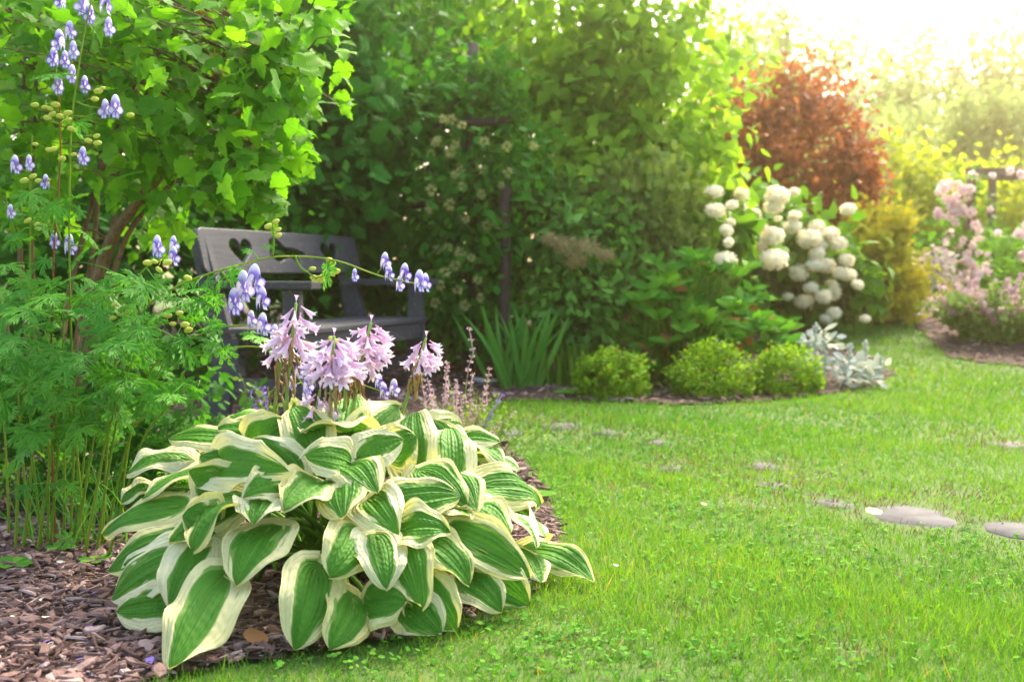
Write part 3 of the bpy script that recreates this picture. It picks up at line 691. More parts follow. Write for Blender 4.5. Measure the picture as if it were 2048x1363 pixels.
def hosta():
    e = empty('hosta_plant', HC, 0, 'large variegated hosta with cream edged green leaves and pink flower stalks', 'hosta')
    for i, (bx, by, tx, ty, wpx) in enumerate(HL):
        f = lambda x, y: (200+x/2.048, 780+y/2.048)
        P0 = dome(*f(bx, by), k=.93); P1 = dome(*f(tx, ty), k=1.03)
        Lm = np.linalg.norm(P1-P0)
        bx_, by_ = f(bx, by)
        for s_ in np.linspace(0, 1, 30):
            if Lm <= .215: break
            P0 = at(bx_, by_, dome(bx_, by_, k=.93)[1]*(1-s_)+P1[1]*s_); Lm = np.linalg.norm(P1-P0)
        if Lm > .25: P0 = P1+(P0-P1)*.25/Lm; Lm = .25
        md = (P0+P1)/2; P1 = P0+(P1-P0)*1.06; W = np.clip(1.12*wpx/2.048*md[1]/F, .62*Lm, .95*Lm)/2
        W = max(W, .058)
        if ty < by-30: W = min(W, .07)
        N = nrm((md-HC)/HR**2*HR.mean()); N = nrm(N+np.array([0, -.6, .3])+rng.normal(size=3)*.14)
        if ty < by-30: N = nrm(np.array([0, -.85, .5])+rng.normal(size=3)*.15)
        P0 = P0+N*(-.012+.025*(i % 3)/2); P1 = P1+N*.006*(i % 4)
        hosta_leaf(e, P0, P1, W, N, bend=.10+.26*rng.random(), fold=.02+.30*rng.random(), wav=.035+.075*rng.random()**2, roll=rng.normal()*.22, rn=rng.random())
    # leaves of the far side
    for i in range(30):
        a = rng.uniform(.1, 3.04); ph = rng.uniform(.25, 1.2)
        d = np.array([math.cos(a)*math.cos(ph), math.sin(a)*math.cos(ph), math.sin(ph)])
        P0 = HC+d*HR*.85; d2 = nrm(d+np.array([math.cos(a), math.sin(a), -.9])*.45); P1 = P0+(HC+d2*HR*1.1-P0)*1.0
        Lm = np.linalg.norm(P1-P0); P1 = P0+(P1-P0)/Lm*.19
        P1[2] = max(P1[2], .02)
        hosta_leaf(e, P0, P1, .06+.015*rng.random(), nrm(d+[0, 0, .4]), rn=rng.random())
    # flower scapes
    fl = MB(); n = 24; prof = [(0, .04), (.12, .05), (.3, .06), (.5, .11), (.68, .155), (.82, .17)]
    G = []
    for (x, r_) in prof: G.append([(x, r_*math.cos(2*math.pi*j/n), r_*math.sin(2*math.pi*j/n)) for j in range(n+1)])
    for x0, r0, am in ((.92, .20, .05), (1.0, .27, .11)):
        G.append([(x0*.93+.07*math.cos(6*2*math.pi*j/n), (r0+am*math.cos(6*2*math.pi*j/n))*math.cos(2*math.pi*j/n), (r0+am*math.cos(6*2*math.pi*j/n))*math.sin(2*math.pi*j/n)) for j in range(n+1)])
    G = np.array(G); luv = np.zeros(G.shape); luv[..., 0] = np.linspace(0, 1, len(G))[:, None]
    fo = fl.grid(G, .5, luv).build('floret', M['floret'], e); fme = fo.data; bpy.data.objects.remove(fo)
    def scape(pts, d, zone, nf, spread, wz=None):
        P = np.array([at(x, y, dd) for (x, y), dd in zip(pts, d)]); P0 = HC+np.array([rng.normal()*.05, rng.normal()*.05, 0])
        Q = np.vstack([P0, P]); m = 10; tt = np.linspace(0, 1, len(Q)); ti = np.linspace(0, 1, m)
        Qs = np.stack([np.interp(ti, tt, Q[:, k]) for k in range(3)], 1)
        st = MB().tube(Qs-HC, np.linspace(.0055, .0032, m), 7, rng.random()).build('flower_scape', M['scape'], e)
        for i in range(nf):
            u = i/max(1, nf-1); py = zone[0]+(zone[1]-zone[0])*(u*.72)
            k = np.interp(py, [p[1] for p in pts[::-1]], range(len(pts)-1, -1, -1)); i0 = int(min(len(pts)-2, math.floor(k))); c = P[i0]+(P[i0+1]-P[i0])*(k-i0)
            a = i*2.4+rng.normal()*.3; o = np.array([math.cos(a), math.sin(a), 0])
            c = c+o*.012*rng.random()
            ln = .024+.017*min(1, u*2.5)+.004*rng.normal(); ln *= spread
            dirn = nrm(o*(.35+.75*rng.random())+np.array([0, 0, -.75+.35*rng.random()])+rng.normal(size=3)*.2)
            ob = inst(fme, 'floret', c+o*.006-HC, dirn, rdir(1)[0], ln*(.9+.2*rng.random()))
            ob.parent = st
        ob = inst(fme, 'floret', P[-1]-HC, [0.1, 0, 1], [1, 0, 0], .018); ob.parent = st
        if wz:
            wm = MB()
            for i in range(12):
                py = wz[0]+(wz[1]-wz[0])*i/11*.8; k = np.interp(py, [p[1] for p in pts[::-1]], range(len(pts)-1, -1, -1)); i0 = int(min(len(pts)-2, math.floor(k))); c = P[i0]+(P[i0+1]-P[i0])*(k-i0)
                a = rng.uniform(0, 6.28); o = np.array([math.cos(a), math.sin(a), 0]); b = c+o*.013+[0, 0, -.012]; q = b+o*.005*rng.normal()+[0, 0, -.028-.02*rng.random()]
                Qw = np.array([c, b, (b+q)/2+rng.normal(size=3)*.003, q]); wm.tube(Qw-HC, [.001, .0022+.002*rng.random(), .0032, .001], 5, rng.random())
            wm.build('withered_cluster', M['withered'], st)
    scape([(574, 900), (573, 780), (583, 690), (592, 606)], [2.7, 2.66, 2.64, 2.62], (612, 722), 20, 1.15, (672, 770))
    scape([(545, 880), (553, 780), (562, 715), (570, 650)], [2.74, 2.72, 2.7, 2.7], (650, 720), 8, 1.0, (700, 800))
    scape([(662, 960), (661, 830), (664, 740), (668, 672)], [2.6, 2.58, 2.56, 2.55], (676, 770), 32, 1.3, (745, 800))
    scape([(700, 860), (712, 780), (728, 700), (742, 645)], [2.72, 2.7, 2.68, 2.67], (650, 745), 30, 1.3, (715, 775))
    scape([(800, 840), (822, 770), (840, 715), (852, 676)], [2.9, 2.88, 2.86, 2.85], (680, 745), 19, 1.05, (720, 770))
    scape([(600, 900), (622, 850), (634, 815), (640, 780)], [2.66, 2.64, 2.62, 2.6], (785, 850), 14, 1.05, (830, 860))
    scape([(685, 870), (690, 800), (695, 730), (696, 690)], [2.75, 2.74, 2.73, 2.72], (700, 730), 4, .9, (720, 785))
hosta()

# ------------------------------------------------------------------ monkshood
def hood_mesh():
    mb = MB(); nu, nv = 11, 9; G = np.zeros((nu, nv, 3)); luv = np.zeros((nu, nv, 3))
    for i in range(nu):                     # arch: from back (low) over the top to the beak in front
        u = i/(nu-1); a = R(-35+200*u)
        cx, cz = -.12+.34*math.sin(a-R(90))*-1*0+.30*-math.cos(a), .18+.62*math.sin(max(a, -.6))
        wd = .26*(math.sin(math.pi*(.12+.8*u))**.6)
        for j in range(nv):
            v = -1+2*j/(nv-1); ph = v*1.35
            G[i, j] = (cx*math.cos(ph*.35), wd*math.sin(ph), cz-(1-math.cos(ph))*.60)
            luv[i, j, 0] = min(1, .15+.75*abs(v)**2.5+.5*max(0, u-.72)/.28)
    mb.grid(G, .5, luv)
    def disc(c, ax_, nr_, r1, r2):
        n = 10; ax_ = nrm(ax_); y = nrm(np.cross(nr_, ax_)); nn = np.cross(ax_, y); c = np.array(c)
        V = [c]+[c+ax_*r1*math.cos(q)*.55+y*r2*math.sin(q)*.55-nn*.03 for q in np.linspace(0, 2*np.pi, n, endpoint=False)]+[c+ax_*r1*math.cos(q)+y*r2*math.sin(q)+nn*.06*math.cos(3*q) for q in np.linspace(0, 2*np.pi, n, endpoint=False)]
        l = np.zeros((2*n+1, 3)); l[0, 0] = .1; l[1:n+1, 0] = .35; l[n+1:, 0] = .95
        f = [(0, 1+k, 1+(k+1) % n) for k in range(n)]+[(1+k, n+1+k, n+1+(k+1) % n, 1+(k+1) % n) for k in range(n)]
        mb.add(V, f, .5, l)
    disc((.10, .20, -.10), (0, .15, -1), (.8, -.5, 0), .26, .24); disc((.10, -.20, -.10), (0, -.15, -1), (.8, .5, 0), .26, .24)
    disc((.12, .08, -.36), (.35, .15, -1), (.9, 0, .3), .24, .12); disc((.12, -.08, -.36), (.35, -.15, -1), (.9, 0, .3), .24, .12)
    o = mb.build('flower', M['hood']); me = o.data; bpy.data.objects.remove(o); return me
HOOD = hood_mesh()
_b = MB(); _b.scatter(t_ball(6, 8, 1., .62), np.zeros((1, 3)), [[0, 0, 1]], [[1, 0, 0]], 1.); _o = _b.build('bud', M['bud']); BUD = _o.data; bpy.data.objects.remove(_o)
def poly3(pts):
    """pts: (px,py,d) list -> smooth 3D polyline"""
    P = np.array([at(*p) for p in pts]); m = len(P)*5; tt = np.linspace(0, 1, len(P)); ti = np.linspace(0, 1, m)
    Q = np.stack([np.interp(ti, tt, P[:, k]) for k in range(3)], 1)
    for _ in range(3): Q[1:-1] = (Q[:-2]+2*Q[1:-1]+Q[2:])/4
    return Q
def monkshood(label, base, stems, flowers, buds, leaves, nleafrand=0, tube_r=.0034, lsize=.09):
    base = np.array(base, float); e = empty('monkshood_plant', base, 0, label, 'monkshood', 'monkshood plants beside the hosta')
    allp = []
    for s_ in stems:
        pts, red = (s_[1:], True) if s_[0] == 'r' else (s_, False)
        Q = poly3(pts); rr = np.linspace(tube_r, tube_r*.45, len(Q))
        MB().tube(rel(Q, e), rr, 6, rng.random()).build('stem', M['redstem' if red else 'stem'], e); allp.append(Q)
    A = np.concatenate(allp)
    def twig(p, r0):
        tw = MB()
        i = np.argmin(np.linalg.norm((A-p)*[1, 1, 1.0]+[0, 0, 0], axis=1)+.35*np.maximum(0, A[:, 2]-p[2])); a = A[i]
        q = branch(a, p, -.10, 6, .02); tw.tube(rel(q, e), np.linspace(r0, r0*.6, 6), 5, rng.random()); tw.build('flower_stalk', M['stem'], e)
    for (px, py, d, h, yaw) in flowers:
        p = at(px, py, d); s = h/F*d*.66
        fx = np.array([math.cos(yaw), math.sin(yaw), -.05])
        inst(HOOD, 'flower', p, fx, [0, 0, 1], s, e); twig(p+np.array([0, 0, .0])-nrm(fx)*s*.25, .0013)
    for (px, py, d) in buds:
        p = at(px, py, d); s = .0195*(.8+.4*rng.random())
        inst(BUD, 'bud', p-[0, 0, s*.4], [0, 0, 1]+rng.normal(size=3)*.25, [1, 0, 0], s, e); twig(p-[0, 0, s*.4], .0011)
    L_ = [(at(x, y, d), s) for (x, y, d, s) in leaves]
    for i in range(nleafrand):
        q = A[rng.integers(0, int(len(A)*.35))]
        L_.append((q+np.array([rng.normal()*.05, rng.normal()*.05, rng.normal()*.03]), lsize*(.7+.6*rng.random())))
    for i, (p, s) in enumerate(L_):
        i0 = np.argmin(np.linalg.norm(A-p, axis=1)); out = p-A[i0]; out[2] = 0
        a = nrm(out+rng.normal(size=3)*.03+[0, -.02, -.02]); nr = nrm(np.array([0, -.55, .75])+rng.normal(size=3)*.35)
        lb = MB(); lb.scatter(t_mk[i % 4], [rel(p, e)], [a+[0, 0, -.25]], [nr], s, [rng.random()])
        if np.linalg.norm(A[i0]-p) > .004: lb.tube(rel(branch(A[i0], p, .1, 4, .01), e), .0012, 4)
        lb.build('leaf', M['monk'], e)
    return e
D = 2.95
def fl(L_, d, yaw0=-1.2):
    return [(x, y, d+rng.normal()*.03, h, yaw0+rng.normal()*.7) for x, y, h in L_]
# tall flowering one at the far left
monkshood('tallest monkshood at the left edge with white and violet hooded flowers up its stems', gp(112, 1112),
  [('r', (112, 1112, 3.03), (104, 900, 3.0), (102, 700, 2.97), (108, 480, 2.95), (122, 320, 2.93), (118, 170, 2.92)),
   [(140, 1100, 3.05), (150, 850, 3.0), (140, 620, 2.97), (138, 420, 2.95), (142, 240, 2.93), (165, 80, 2.92), (190, -30, 2.92)],
   [(95, 1105, 3.05), (100, 860, 3.05), (60, 600, 3.02), (60, 380, 3.0), (64, 270, 2.98)], [(122, 480, 2.95), (100, 420, 2.95), (50, 385, 2.95), (5, 400, 2.95)]],
  fl([(164,11,54),(179,32,46),(214,11,48),(218,57,44),(141,63,42),(116,84,48),(147,103,42),(106,118,44),(130,122,40),(144,151,42),(116,172,46),(170,172,40),(209,221,44),(231,217,54),(167,315,42),(32,332,42),(59,328,36),(90,366,34),(22,425,32),(109,483,40),(141,492,48),(120,4,40)], 2.92),
  [(x, y, 2.92) for x, y in [(61,204),(82,210),(101,200),(92,208),(86,227),(97,225),(111,223),(126,221),(130,235),(134,248),(187,175),(198,173),(181,191),(252,223),(168,273),(186,267),(186,279),(64,282),(90,292),(99,294),(58,349),(69,355),(87,355),(69,446),(48,439),(39,355),(115,311),(141,305),(16,557),(30,566)]],
  [(160,245,2.93,.045),(120,345,2.95,.06),(150,395,2.94,.06),(70,430,2.95,.06),(120,420,2.93,.06),(175,470,2.93,.06),(90,520,2.93,.07),(30,470,2.95,.07),(150,520,2.95,.07),(10,530,2.95,.08),(200,500,2.95,.06),(60,560,2.92,.08),(130,560,2.92,.07),(230,545,2.9,.06),(180,560,2.92,.07),(20,430,2.96,.06),(95,455,2.94,.06),(160,420,2.95,.05),(45,480,2.96,.06)], 14, .0036, .075)
# leafy one at the lower left
stems = []
for x0, x1, xt, yt in [(30, 40, 60, 700), (48, 70, 20, 690), (62, 40, 30, 660), (75, 110, 130, 640), (100, 120, 90, 660), (128, 130, 160, 720), (150, 190, 215, 700), (172, 150, 110, 720), (190, 230, 255, 690), (205, 260, 330, 720), (215, 290, 380, 770), (85, 60, 10, 820), (145, 175, 150, 780), (20, 10, -20, 640), (170, 215, 290, 650)]:
    d = 3.0+rng.normal()*.09; stems.append([(x0, 1105+rng.normal()*10, d), ((x0+x1)/2, 980, d-.02), (x1, 860, d-.04), (xt, yt, d-.10)])
lv = []
for i in range(82):
    x = rng.uniform(-10, 300) if i < 60 else rng.uniform(200, 400); y = rng.uniform(540, 860)+max(0, 120-x)*.25
    if x > 300: y = rng.uniform(570, 790)
    lv.append((x, y, 2.9+rng.normal()*.1, .085*(.75+.6*rng.random())))
lv += [(60, 760, 2.78, .12), (130, 735, 2.76, .12), (85, 830, 2.76, .12), (20, 700, 2.78, .12), (200, 780, 2.78, .11), (45, 900, 2.8, .11), (160, 860, 2.8, .10), (10, 800, 2.75, .13), (290, 800, 2.9, .09)]
monkshood('dense leafy monkshood stand with finely cut leaves and bare lower stems left of the hosta', gp(100, 1108), stems, [], [(222,606,2.85),(233,622,2.85),(248,619,2.85),(218,632,2.85)], lv, 0, .0042)
# arching one reaching over the bench
monkshood('monkshood branch arching right across the bench with violet flowers at its tip', gp(205, 1085),
  [[(205, 1085, 3.0), (215, 880, 2.95), (230, 700, 2.9), (300, 600, 2.85), (380, 560, 2.82), (440, 540, 2.8), (545, 511, 2.78), (640, 514, 2.77), (690, 525, 2.76), (760, 553, 2.75), (852, 571, 2.74)],
   [(545, 511, 2.78), (548, 480, 2.78), (545, 445, 2.78)], [(440, 540, 2.8), (470, 575, 2.79), (510, 600, 2.78), (530, 590, 2.78)], [(270, 640, 2.87), (262, 570, 2.86), (295, 530, 2.85), (330, 515, 2.84)], [(590, 512, 2.77), (600, 535, 2.77), (632, 555, 2.77)]],
  [(470,607,2.76,62,-1.0),(489,577,2.77,70,-.9),(513,562,2.74,66,-.4),(527,600,2.74,52,-.4),(710,552,2.75,30,-1.2),(772,525,2.76,40,-.6),(780,549,2.74,36,-.5),(812,549,2.74,44,-.5),(800,570,2.75,34,-1.),(841,565,2.73,50,-.9),(853,568,2.75,42,-.4),(316,496,2.84,50,-.9),(349,490,2.84,36,-.5),(349,515,2.83,44,-.4)],
  [(x, y, 2.78) for x, y in [(528,447),(544,439),(550,455),(549,467),(651,514),(656,525),(658,539),(664,538),(618,531),(619,546),(622,551),(629,551),(636,554),(285,517),(302,514),(312,528),(325,519),(367,545),(325,622),(351,620),(338,641),(360,641)]],
  [(270,605,2.84,.07),(300,640,2.84,.07),(340,590,2.82,.06),(380,560,2.82,.06),(415,560,2.8,.06),(430,590,2.8,.065),(400,600,2.8,.06),(540,490,2.78,.035),(500,500,2.78,.03),(440,560,2.8,.05),(470,545,2.79,.04),(250,560,2.87,.07),(310,560,2.85,.06),(365,600,2.82,.06)], 10, .0034, .06)
# low one reaching behind the hosta flowers
monkshood('low monkshood shoots reaching right behind the pink hosta flowers', gp(235, 1060),
  [[(235, 1060, 3.05), (260, 860, 3.0), (300, 730, 2.95), (380, 675, 2.9), (450, 652, 2.88), (510, 648, 2.86), (560, 668, 2.84), (640, 690, 2.84)],
   [(300, 730, 2.95), (400, 710, 2.95), (490, 690, 2.93), (560, 700, 2.92), (600, 760, 2.9), (620, 790, 2.9)], [(560, 700, 2.92), (660, 740, 2.95), (740, 775, 2.97), (790, 790, 2.97)], [(260, 860, 3.0), (330, 790, 3.0), (400, 760, 2.98)]],
  [(504,640,2.84,38,-.8),(528,652,2.83,52,-.6),(551,670,2.83,42,-.8),(600,743,2.85,36,-.6),(584,769,2.85,34,-.6),(617,772,2.85,42,-.8),(613,792,2.85,36,-1.),(760,765,2.96,36,-.6),(770,785,2.95,36,-.5),(790,778,2.95,40,-.6)],
  [(657,665,2.8),(660,675,2.8),(368,655,2.9)],
  [(380,700,2.88,.07),(420,690,2.88,.06),(450,700,2.88,.055),(350,720,2.9,.07),(500,665,2.86,.05),(545,690,2.86,.04),(390,640,2.88,.06),(430,645,2.87,.055),(630,700,2.84,.03),(330,780,2.93,.07),(370,760,2.93,.07),(340,690,2.9,.07),(300,760,2.95,.08),(310,820,2.95,.07),(395,780,2.95,.05)], 6, .0032, .06)

# ------------------------------------------------------------------ viburnum, upper left
def viburnum():
    base = g3(-1.62, 4.35); e = empty('viburnum_shrub', base, 0, 'big backlit shrub with lobed maple shaped leaves overhanging the left of the bench', 'shrub')
    ends = []
    stems = [[(130, 940, 4.35), (200, 500, 4.2), (300, 370, 4.05), (400, 240, 3.95), (470, 60, 3.9), (500, -120, 3.9)],
             [(125, 940, 4.35), (215, 480, 4.2), (290, 390, 4.1), (370, 290, 4.0), (430, 215, 3.95), (560, 150, 3.9)],
             [(110, 940, 4.4), (130, 600, 4.4), (215, 300, 4.35), (290, 120, 4.3), (315, -60, 4.3)],
             [(90, 940, 4.4), (60, 500, 4.4), (70, 200, 4.4), (85, -80, 4.4)], [(85, 940, 4.5), (35, 500, 4.5), (48, 150, 4.5), (60, -80, 4.5)],
             [(100, 940, 4.5), (190, 500, 4.5), (205, 250, 4.45), (195, -40, 4.4)], [(120, 940, 4.4), (230, 450, 4.3), (240, 280, 4.3), (330, 120, 4.25)], [(135, 940, 4.35), (240, 470, 4.2), (380, 330, 4.0), (500, 300, 3.9)], [(70, 940, 4.5), (-40, 400, 4.5), (-120, 100, 4.4)]]
    for i, s_ in enumerate(stems):
        Q = poly3(s_); r0 = .022 if i < 2 else .013
        MB().tube(rel(Q, e), np.linspace(r0, r0*.3, len(Q)), 7).build('stem', M['bark'], e); ends.append(Q)
    A = np.concatenate(ends)
    # leaves: pixel driven volume of crown
    reg = [(330, 60, 300, 130, 3.95, .28, 330), (430, 230, 150, 130, 3.85, .2, 250), (560, 120, 45, 80, 3.75, .12, 60), (150, 150, 190, 150, 4.4, .25, 220), (490, 330, 70, 70, 3.8, .15, 70), (340, 270, 130, 90, 4.2, .2, 110),
           (450, 370, 50, 40, 3.8, .1, 26), (60, 360, 100, 90, 4.3, .2, 70), (250, -80, 350, 100, 4.1, .4, 260), (540, 380, 30, 40, 3.75, .06, 7), (300, 400, 70, 60, 4.25, .15, 22), (300, 120, 260, 130, 4.75, .15, 260), (600, 150, 25, 25, 3.7, .05, 8), (300, 460, 60, 40, 4.5, .1, 14)]
    P = []
    for (px, py, sx, sy, d, sdd, n) in reg:
        for q in range(int(n*1.4)): P.append(at(px+np.clip(rng.normal(), -1.9, 1.9)*sx*.62, py+np.clip(rng.normal(), -1.9, 1.9)*sy*.62, d+rng.normal()*sdd))
    P = np.array(P); n = len(P)
    ctr = np.array([-1.25, 4.5, 1.1]); O = nrm(P-ctr)
    ax = nrm(O*.6+rng.normal(size=(n, 3))*.5+np.array([.15, -.1, -.5])); nr = nrm(np.array([.1, -.35, .8])+rng.normal(size=(n, 3))*.45)
    mb = MB(); w_ = rng.integers(0, 3, n); s = rng.uniform(.045, .092, n); tn = rng.random(n)
    for i in range(3): k = w_ == i; mb.scatter(t_vib[i], rel(P[k], e), ax[k], nr[k], s[k], tn[k])
    mb.build('foliage', M['viburnum'], e)
    tb = MB()
    for i in rng.permutation(n)[:420]:
        j = np.argmin(np.linalg.norm(A-P[i], axis=1)+.2*np.maximum(0, A[:, 2]-P[i][2]))
        tb.tube(rel(branch(A[j], P[i], .1, 5, .03), e), np.linspace(.004, .0012, 5), 5)
    tb.build('twigs', M['bark'], e)
    for (px, py) in [(398, 30), (428, 117), (481, 105), (440, 150), (481, 231)]:
        c = at(px, py, 3.72); m = MB(); k = 60; d = rdir(k); d[:, 2] = np.abs(d[:, 2])*.5
        p = c+d*np.array([.021, .021, .021]); m.scatter(t_ball(3, 5, 1, .9), rel(p, e), d, rdir(k), .006)
        for q in p[::6]: m.tube(rel(np.array([q, c+[0, 0, -.0], c+np.array([0, .01, .035])]), e), .0009, 4)
        m.build('fruit_cluster', M['fruit'], e)
viburnum()

# ------------------------------------------------------------------ background left and middle
def lob(px, py, d, rx, ry, rz): return (at(px, py, d), (rx, ry, rz))
plant('thuja_tree', 'dark evergreen conifer with feathery drooping sprays right behind the bench', 'conifer', g3(-1.35, 8.4), [lob(640, 330, 8.2, .75, .7, .95), lob(520, 150, 8.3, .8, .7, 1.2), lob(700, 470, 8.1, .45, .5, .5)], 5500, t_spr, .15, 'conifer', 90, 1, .05, droop=.35, up=.5, shell=.5)
plant('yew_shrub', 'dark leafy undergrowth shrub under the viburnum left of the bench', 'shrub', g3(-2.1, 6.9), [lob(330, 560, 6.9, .8, .5, .65), lob(120, 560, 6.6, .7, .5, .7), lob(300, 380, 7.2, .9, .5, .7)], 3200, t_ov, .075, 'darkleaf', 50, 3, .02)
plant('hawthorn_tree', 'small leaved dark green tree above the conifer behind the bench', 'tree', g3(-1.0, 10.0), [lob(640, 120, 9.6, .9, .8, 1.0), lob(760, 300, 9.3, .75, .7, .9), lob(820, 80, 9.8, .8, .8, .9), lob(560, -120, 9.6, 1.1, .9, .9)], 7500, [t_ov, t_dia], .075, 'darkleaf', 90, 2, .05, 'darkbark', shell=.4)
plant('maple_tree', 'bright green leafy tree top rising behind the wooden arbor', 'tree', g3(-.2, 12.4), [lob(900, 40, 12, 1.2, 1., 1.0), lob(1020, -60, 12.2, 1.3, 1., 1.2), lob(760, -60, 12, 1.2, 1., 1.), lob(930, 260, 12.2, 1.2, .8, 1.2)], 7000, t_ov, .11, 'lightleaf', 90, 1, .09, 'bark', shell=.35)
plant('hedge_tree', 'dense dark tree closing the view behind the small leaved trees on the left', 'tree', g3(-3.0, 12.6), [lob(420, 200, 12.6, 2.0, .8, 2.2), lob(100, 150, 12, 2.0, .8, 2.4), lob(700, 330, 12.9, 1.4, .7, 1.6), lob(250, -150, 12.6, 2., 1., 1.2), lob(-250, 250, 11.5, 1.6, .8, 2.0), lob(0, -100, 11.5, 1.6, .8, 1.5)], 8000, t_ov, .14, 'darkleaf', 90, 1, .12, 'darkbark', shell=.3)
plant('hazel_shrub', 'deep green shrub filling the shade between bench and arbor', 'shrub', g3(-.75, 10.2), [lob(800, 470, 9.8, .7, .5, .75), lob(900, 560, 9.6, .6, .4, .55), lob(690, 560, 9.3, .7, .4, .6), lob(990, 380, 10.2, .8, .5, .9)], 3600, t_ov, .08, 'darkleaf', 60, 3, .02)
plant('lilac_shrub', 'tall light green shrub with heart shaped leaves in the middle background', 'shrub', g3(.75, 8.9), [lob(1200, 200, 8.6, .62, .6, .8), lob(1350, 240, 8.7, .45, .5, .75), lob(1130, 60, 8.9, .6, .5, .6), lob(1290, 40, 8.9, .5, .5, .55), lob(1250, 340, 8.5, .62, .5, .4), lob(1360, 300, 8.8, .22, .4, .26), lob(1090, 250, 8.9, .4, .4, .8)], 5200, t_heart, .085, 'lilacleaf', 150, 6, .022, 'bark', droop=.55, up=.45, shell=.55, twigs=40)
plant('willow_tree', 'airy light green tree top against the sky right of the lilac leaves', 'tree', g3(2.2, 13.8), [lob(1420, 200, 13.6, .5, .5, .9), lob(1490, 190, 14, .5, .5, .9), lob(1380, 260, 13.4, .8, .5, .9)], 1500, t_ov, .12, 'lightleaf', 60, 1, .05, 'bark', shell=.3, sig=.3)
plant('plum_shrub', 'purple red leaved shrub behind the white hydrangea', 'shrub', g3(2.6, 12.0), [lob(1560, 350, 11.6, .70, .6, .65), lob(1625, 265, 11.8, .5, .5, .6), lob(1490, 290, 11.7, .4, .4, .6), lob(1550, 200, 11.9, .35, .4, .4), lob(1680, 350, 11.6, .32, .4, .55), lob(1580, 440, 11.4, .75, .4, .45), lob(1460, 370, 11.5, .3, .4, .5)], 9500, [t_ov, t_dia], .075, 'purple', 110, 4, .03, 'darkbark', shell=.4)
for (lab, px, y0, d, r) in [('pale slim birch trunk seen between the bench and the arbor', 797, 560, 9.0, .016), ]:
    Q = np.array([g3((px-1024)/F*d, d, -.02), at(px+2, 430, d), at(px-4, 300, d+.05), at(px+6, 100, d+.2)])
    e = empty('birch_sapling', Q[0], 0, lab, 'tree')
    Qs = np.stack([np.interp(np.linspace(0, 1, 10), np.linspace(0, 1, 4), Q[:, k]) for k in range(3)], 1)
    MB().tube(rel(Qs, e), np.linspace(r, r*.6, 10), 8).build('trunk', M['birch'], e)
    P, O, C, B = clump_points([(Q[-1], (.4, .3, .5))], 300, 14); ax, nr = orient(O)
    MB().scatter(t_ov, rel(P, e), ax, nr, .06).build('crown', M['midleaf'], e)
plant('laurel_hedge', 'dark hedge behind the viburnum stems at the far left', 'hedge', g3(-2.9, 7.6), [(np.array([-2.3, 7.9, .6]), (.9, .35, .75)), (np.array([-3.3, 7.6, .7]), (.9, .4, .9)), (np.array([-2.6, 7.8, 1.5]), (1.2, .4, .8)), (np.array([-4.4, 8.6, 1.0]), (1.3, .6, 1.4)), (np.array([-5.2, 7.0, .9]), (1.0, .8, 1.2))], 6000, t_ov, .11, 'darkleaf', 90, 5, .02, shell=.3)
# wooden arbor and its climber
def arbor():
    o = at(930, 660, 7.9); o[2] = gz(o[0], o[1]); e = empty('wooden_arbor', o, 0, 'rustic wooden arbor posts and rails under the climbing clematis', 'arbor')
    def post(a, b, r, nm='post', mt='oldwood'):
        Q = branch(a, b, 0, 7, .012); MB().tube(rel(Q, e), r*(1+.08*rng.normal(size=7)), 9, .5).build(nm, M[mt], e)
    def foot(px, d): x = (px-1024)/F*d; return g3(x, d, -.05)
    post(foot(1006, 7.55), at(1014, 370, 7.55), .036, mt='darkbark'); post(foot(862, 8.0), at(860, 330, 8.0), .03, mt='darkbark')
    post(foot(935, 8.15), at(946, 86, 8.1), .04); post(foot(905, 8.4), at(910, 300, 8.4), .03, mt='darkbark')
    post(at(825, 410, 7.9), at(1015, 398, 7.75), .028, 'rail', 'darkbark'); post(at(770, 572, 7.9), at(1010, 580, 7.7), .026, 'rail', 'darkbark'); post(at(850, 250, 8.0), at(1025, 240, 7.75), .028, 'rail', 'darkbark')
arbor()
cl = plant('clematis_vine', 'dense clematis climbing over the arbor with pale round seed heads', 'climber', g3(-.28, 7.75), [lob(950, 260, 7.8, .36, .35, .46), lob(965, 200, 7.9, .22, .3, .2), lob(930, 430, 7.75, .34, .3, .42), lob(1040, 330, 7.75, .18, .25, .4), lob(905, 560, 7.7, .26, .2, .34), lob(980, 500, 7.75, .25, .2, .5), lob(790, 230, 8.2, .3, .3, .35)], 4600, [t_ov, t_round], .06, 'vine', 110, 3, .014, 'darkbark', part='foliage')
sh = MB(); k = 60; d = rdir(k); sh.scatter(t_diamond(.12, .02, .2), d*.3, d, rdir(k), .75); so_ = sh.build('seed_head', M['seed'], cl); SME = so_.data; bpy.data.objects.remove(so_)
for (px, py) in [(886,238),(903,239),(924,250),(875,280),(872,285),(910,290),(901,303),(862,308),(921,340),(910,350),(968,283),(966,340),(1016,345),(1002,370),(862,380),(925,372),(962,388),(1014,292),(1068,292),(900,408),(856,420),(931,438),(975,450),(920,505),(895,495),(875,500),(910,530),(942,515),(880,570),(915,580),(955,560),(870,605),(930,610),(960,595),(890,545)]:
    inst(SME, 'seed_head', at(px, py, 7.42+.05*rng.normal()), rdir(1)[0], rdir(1)[0], .034*(.8+.5*rng.random()), cl)

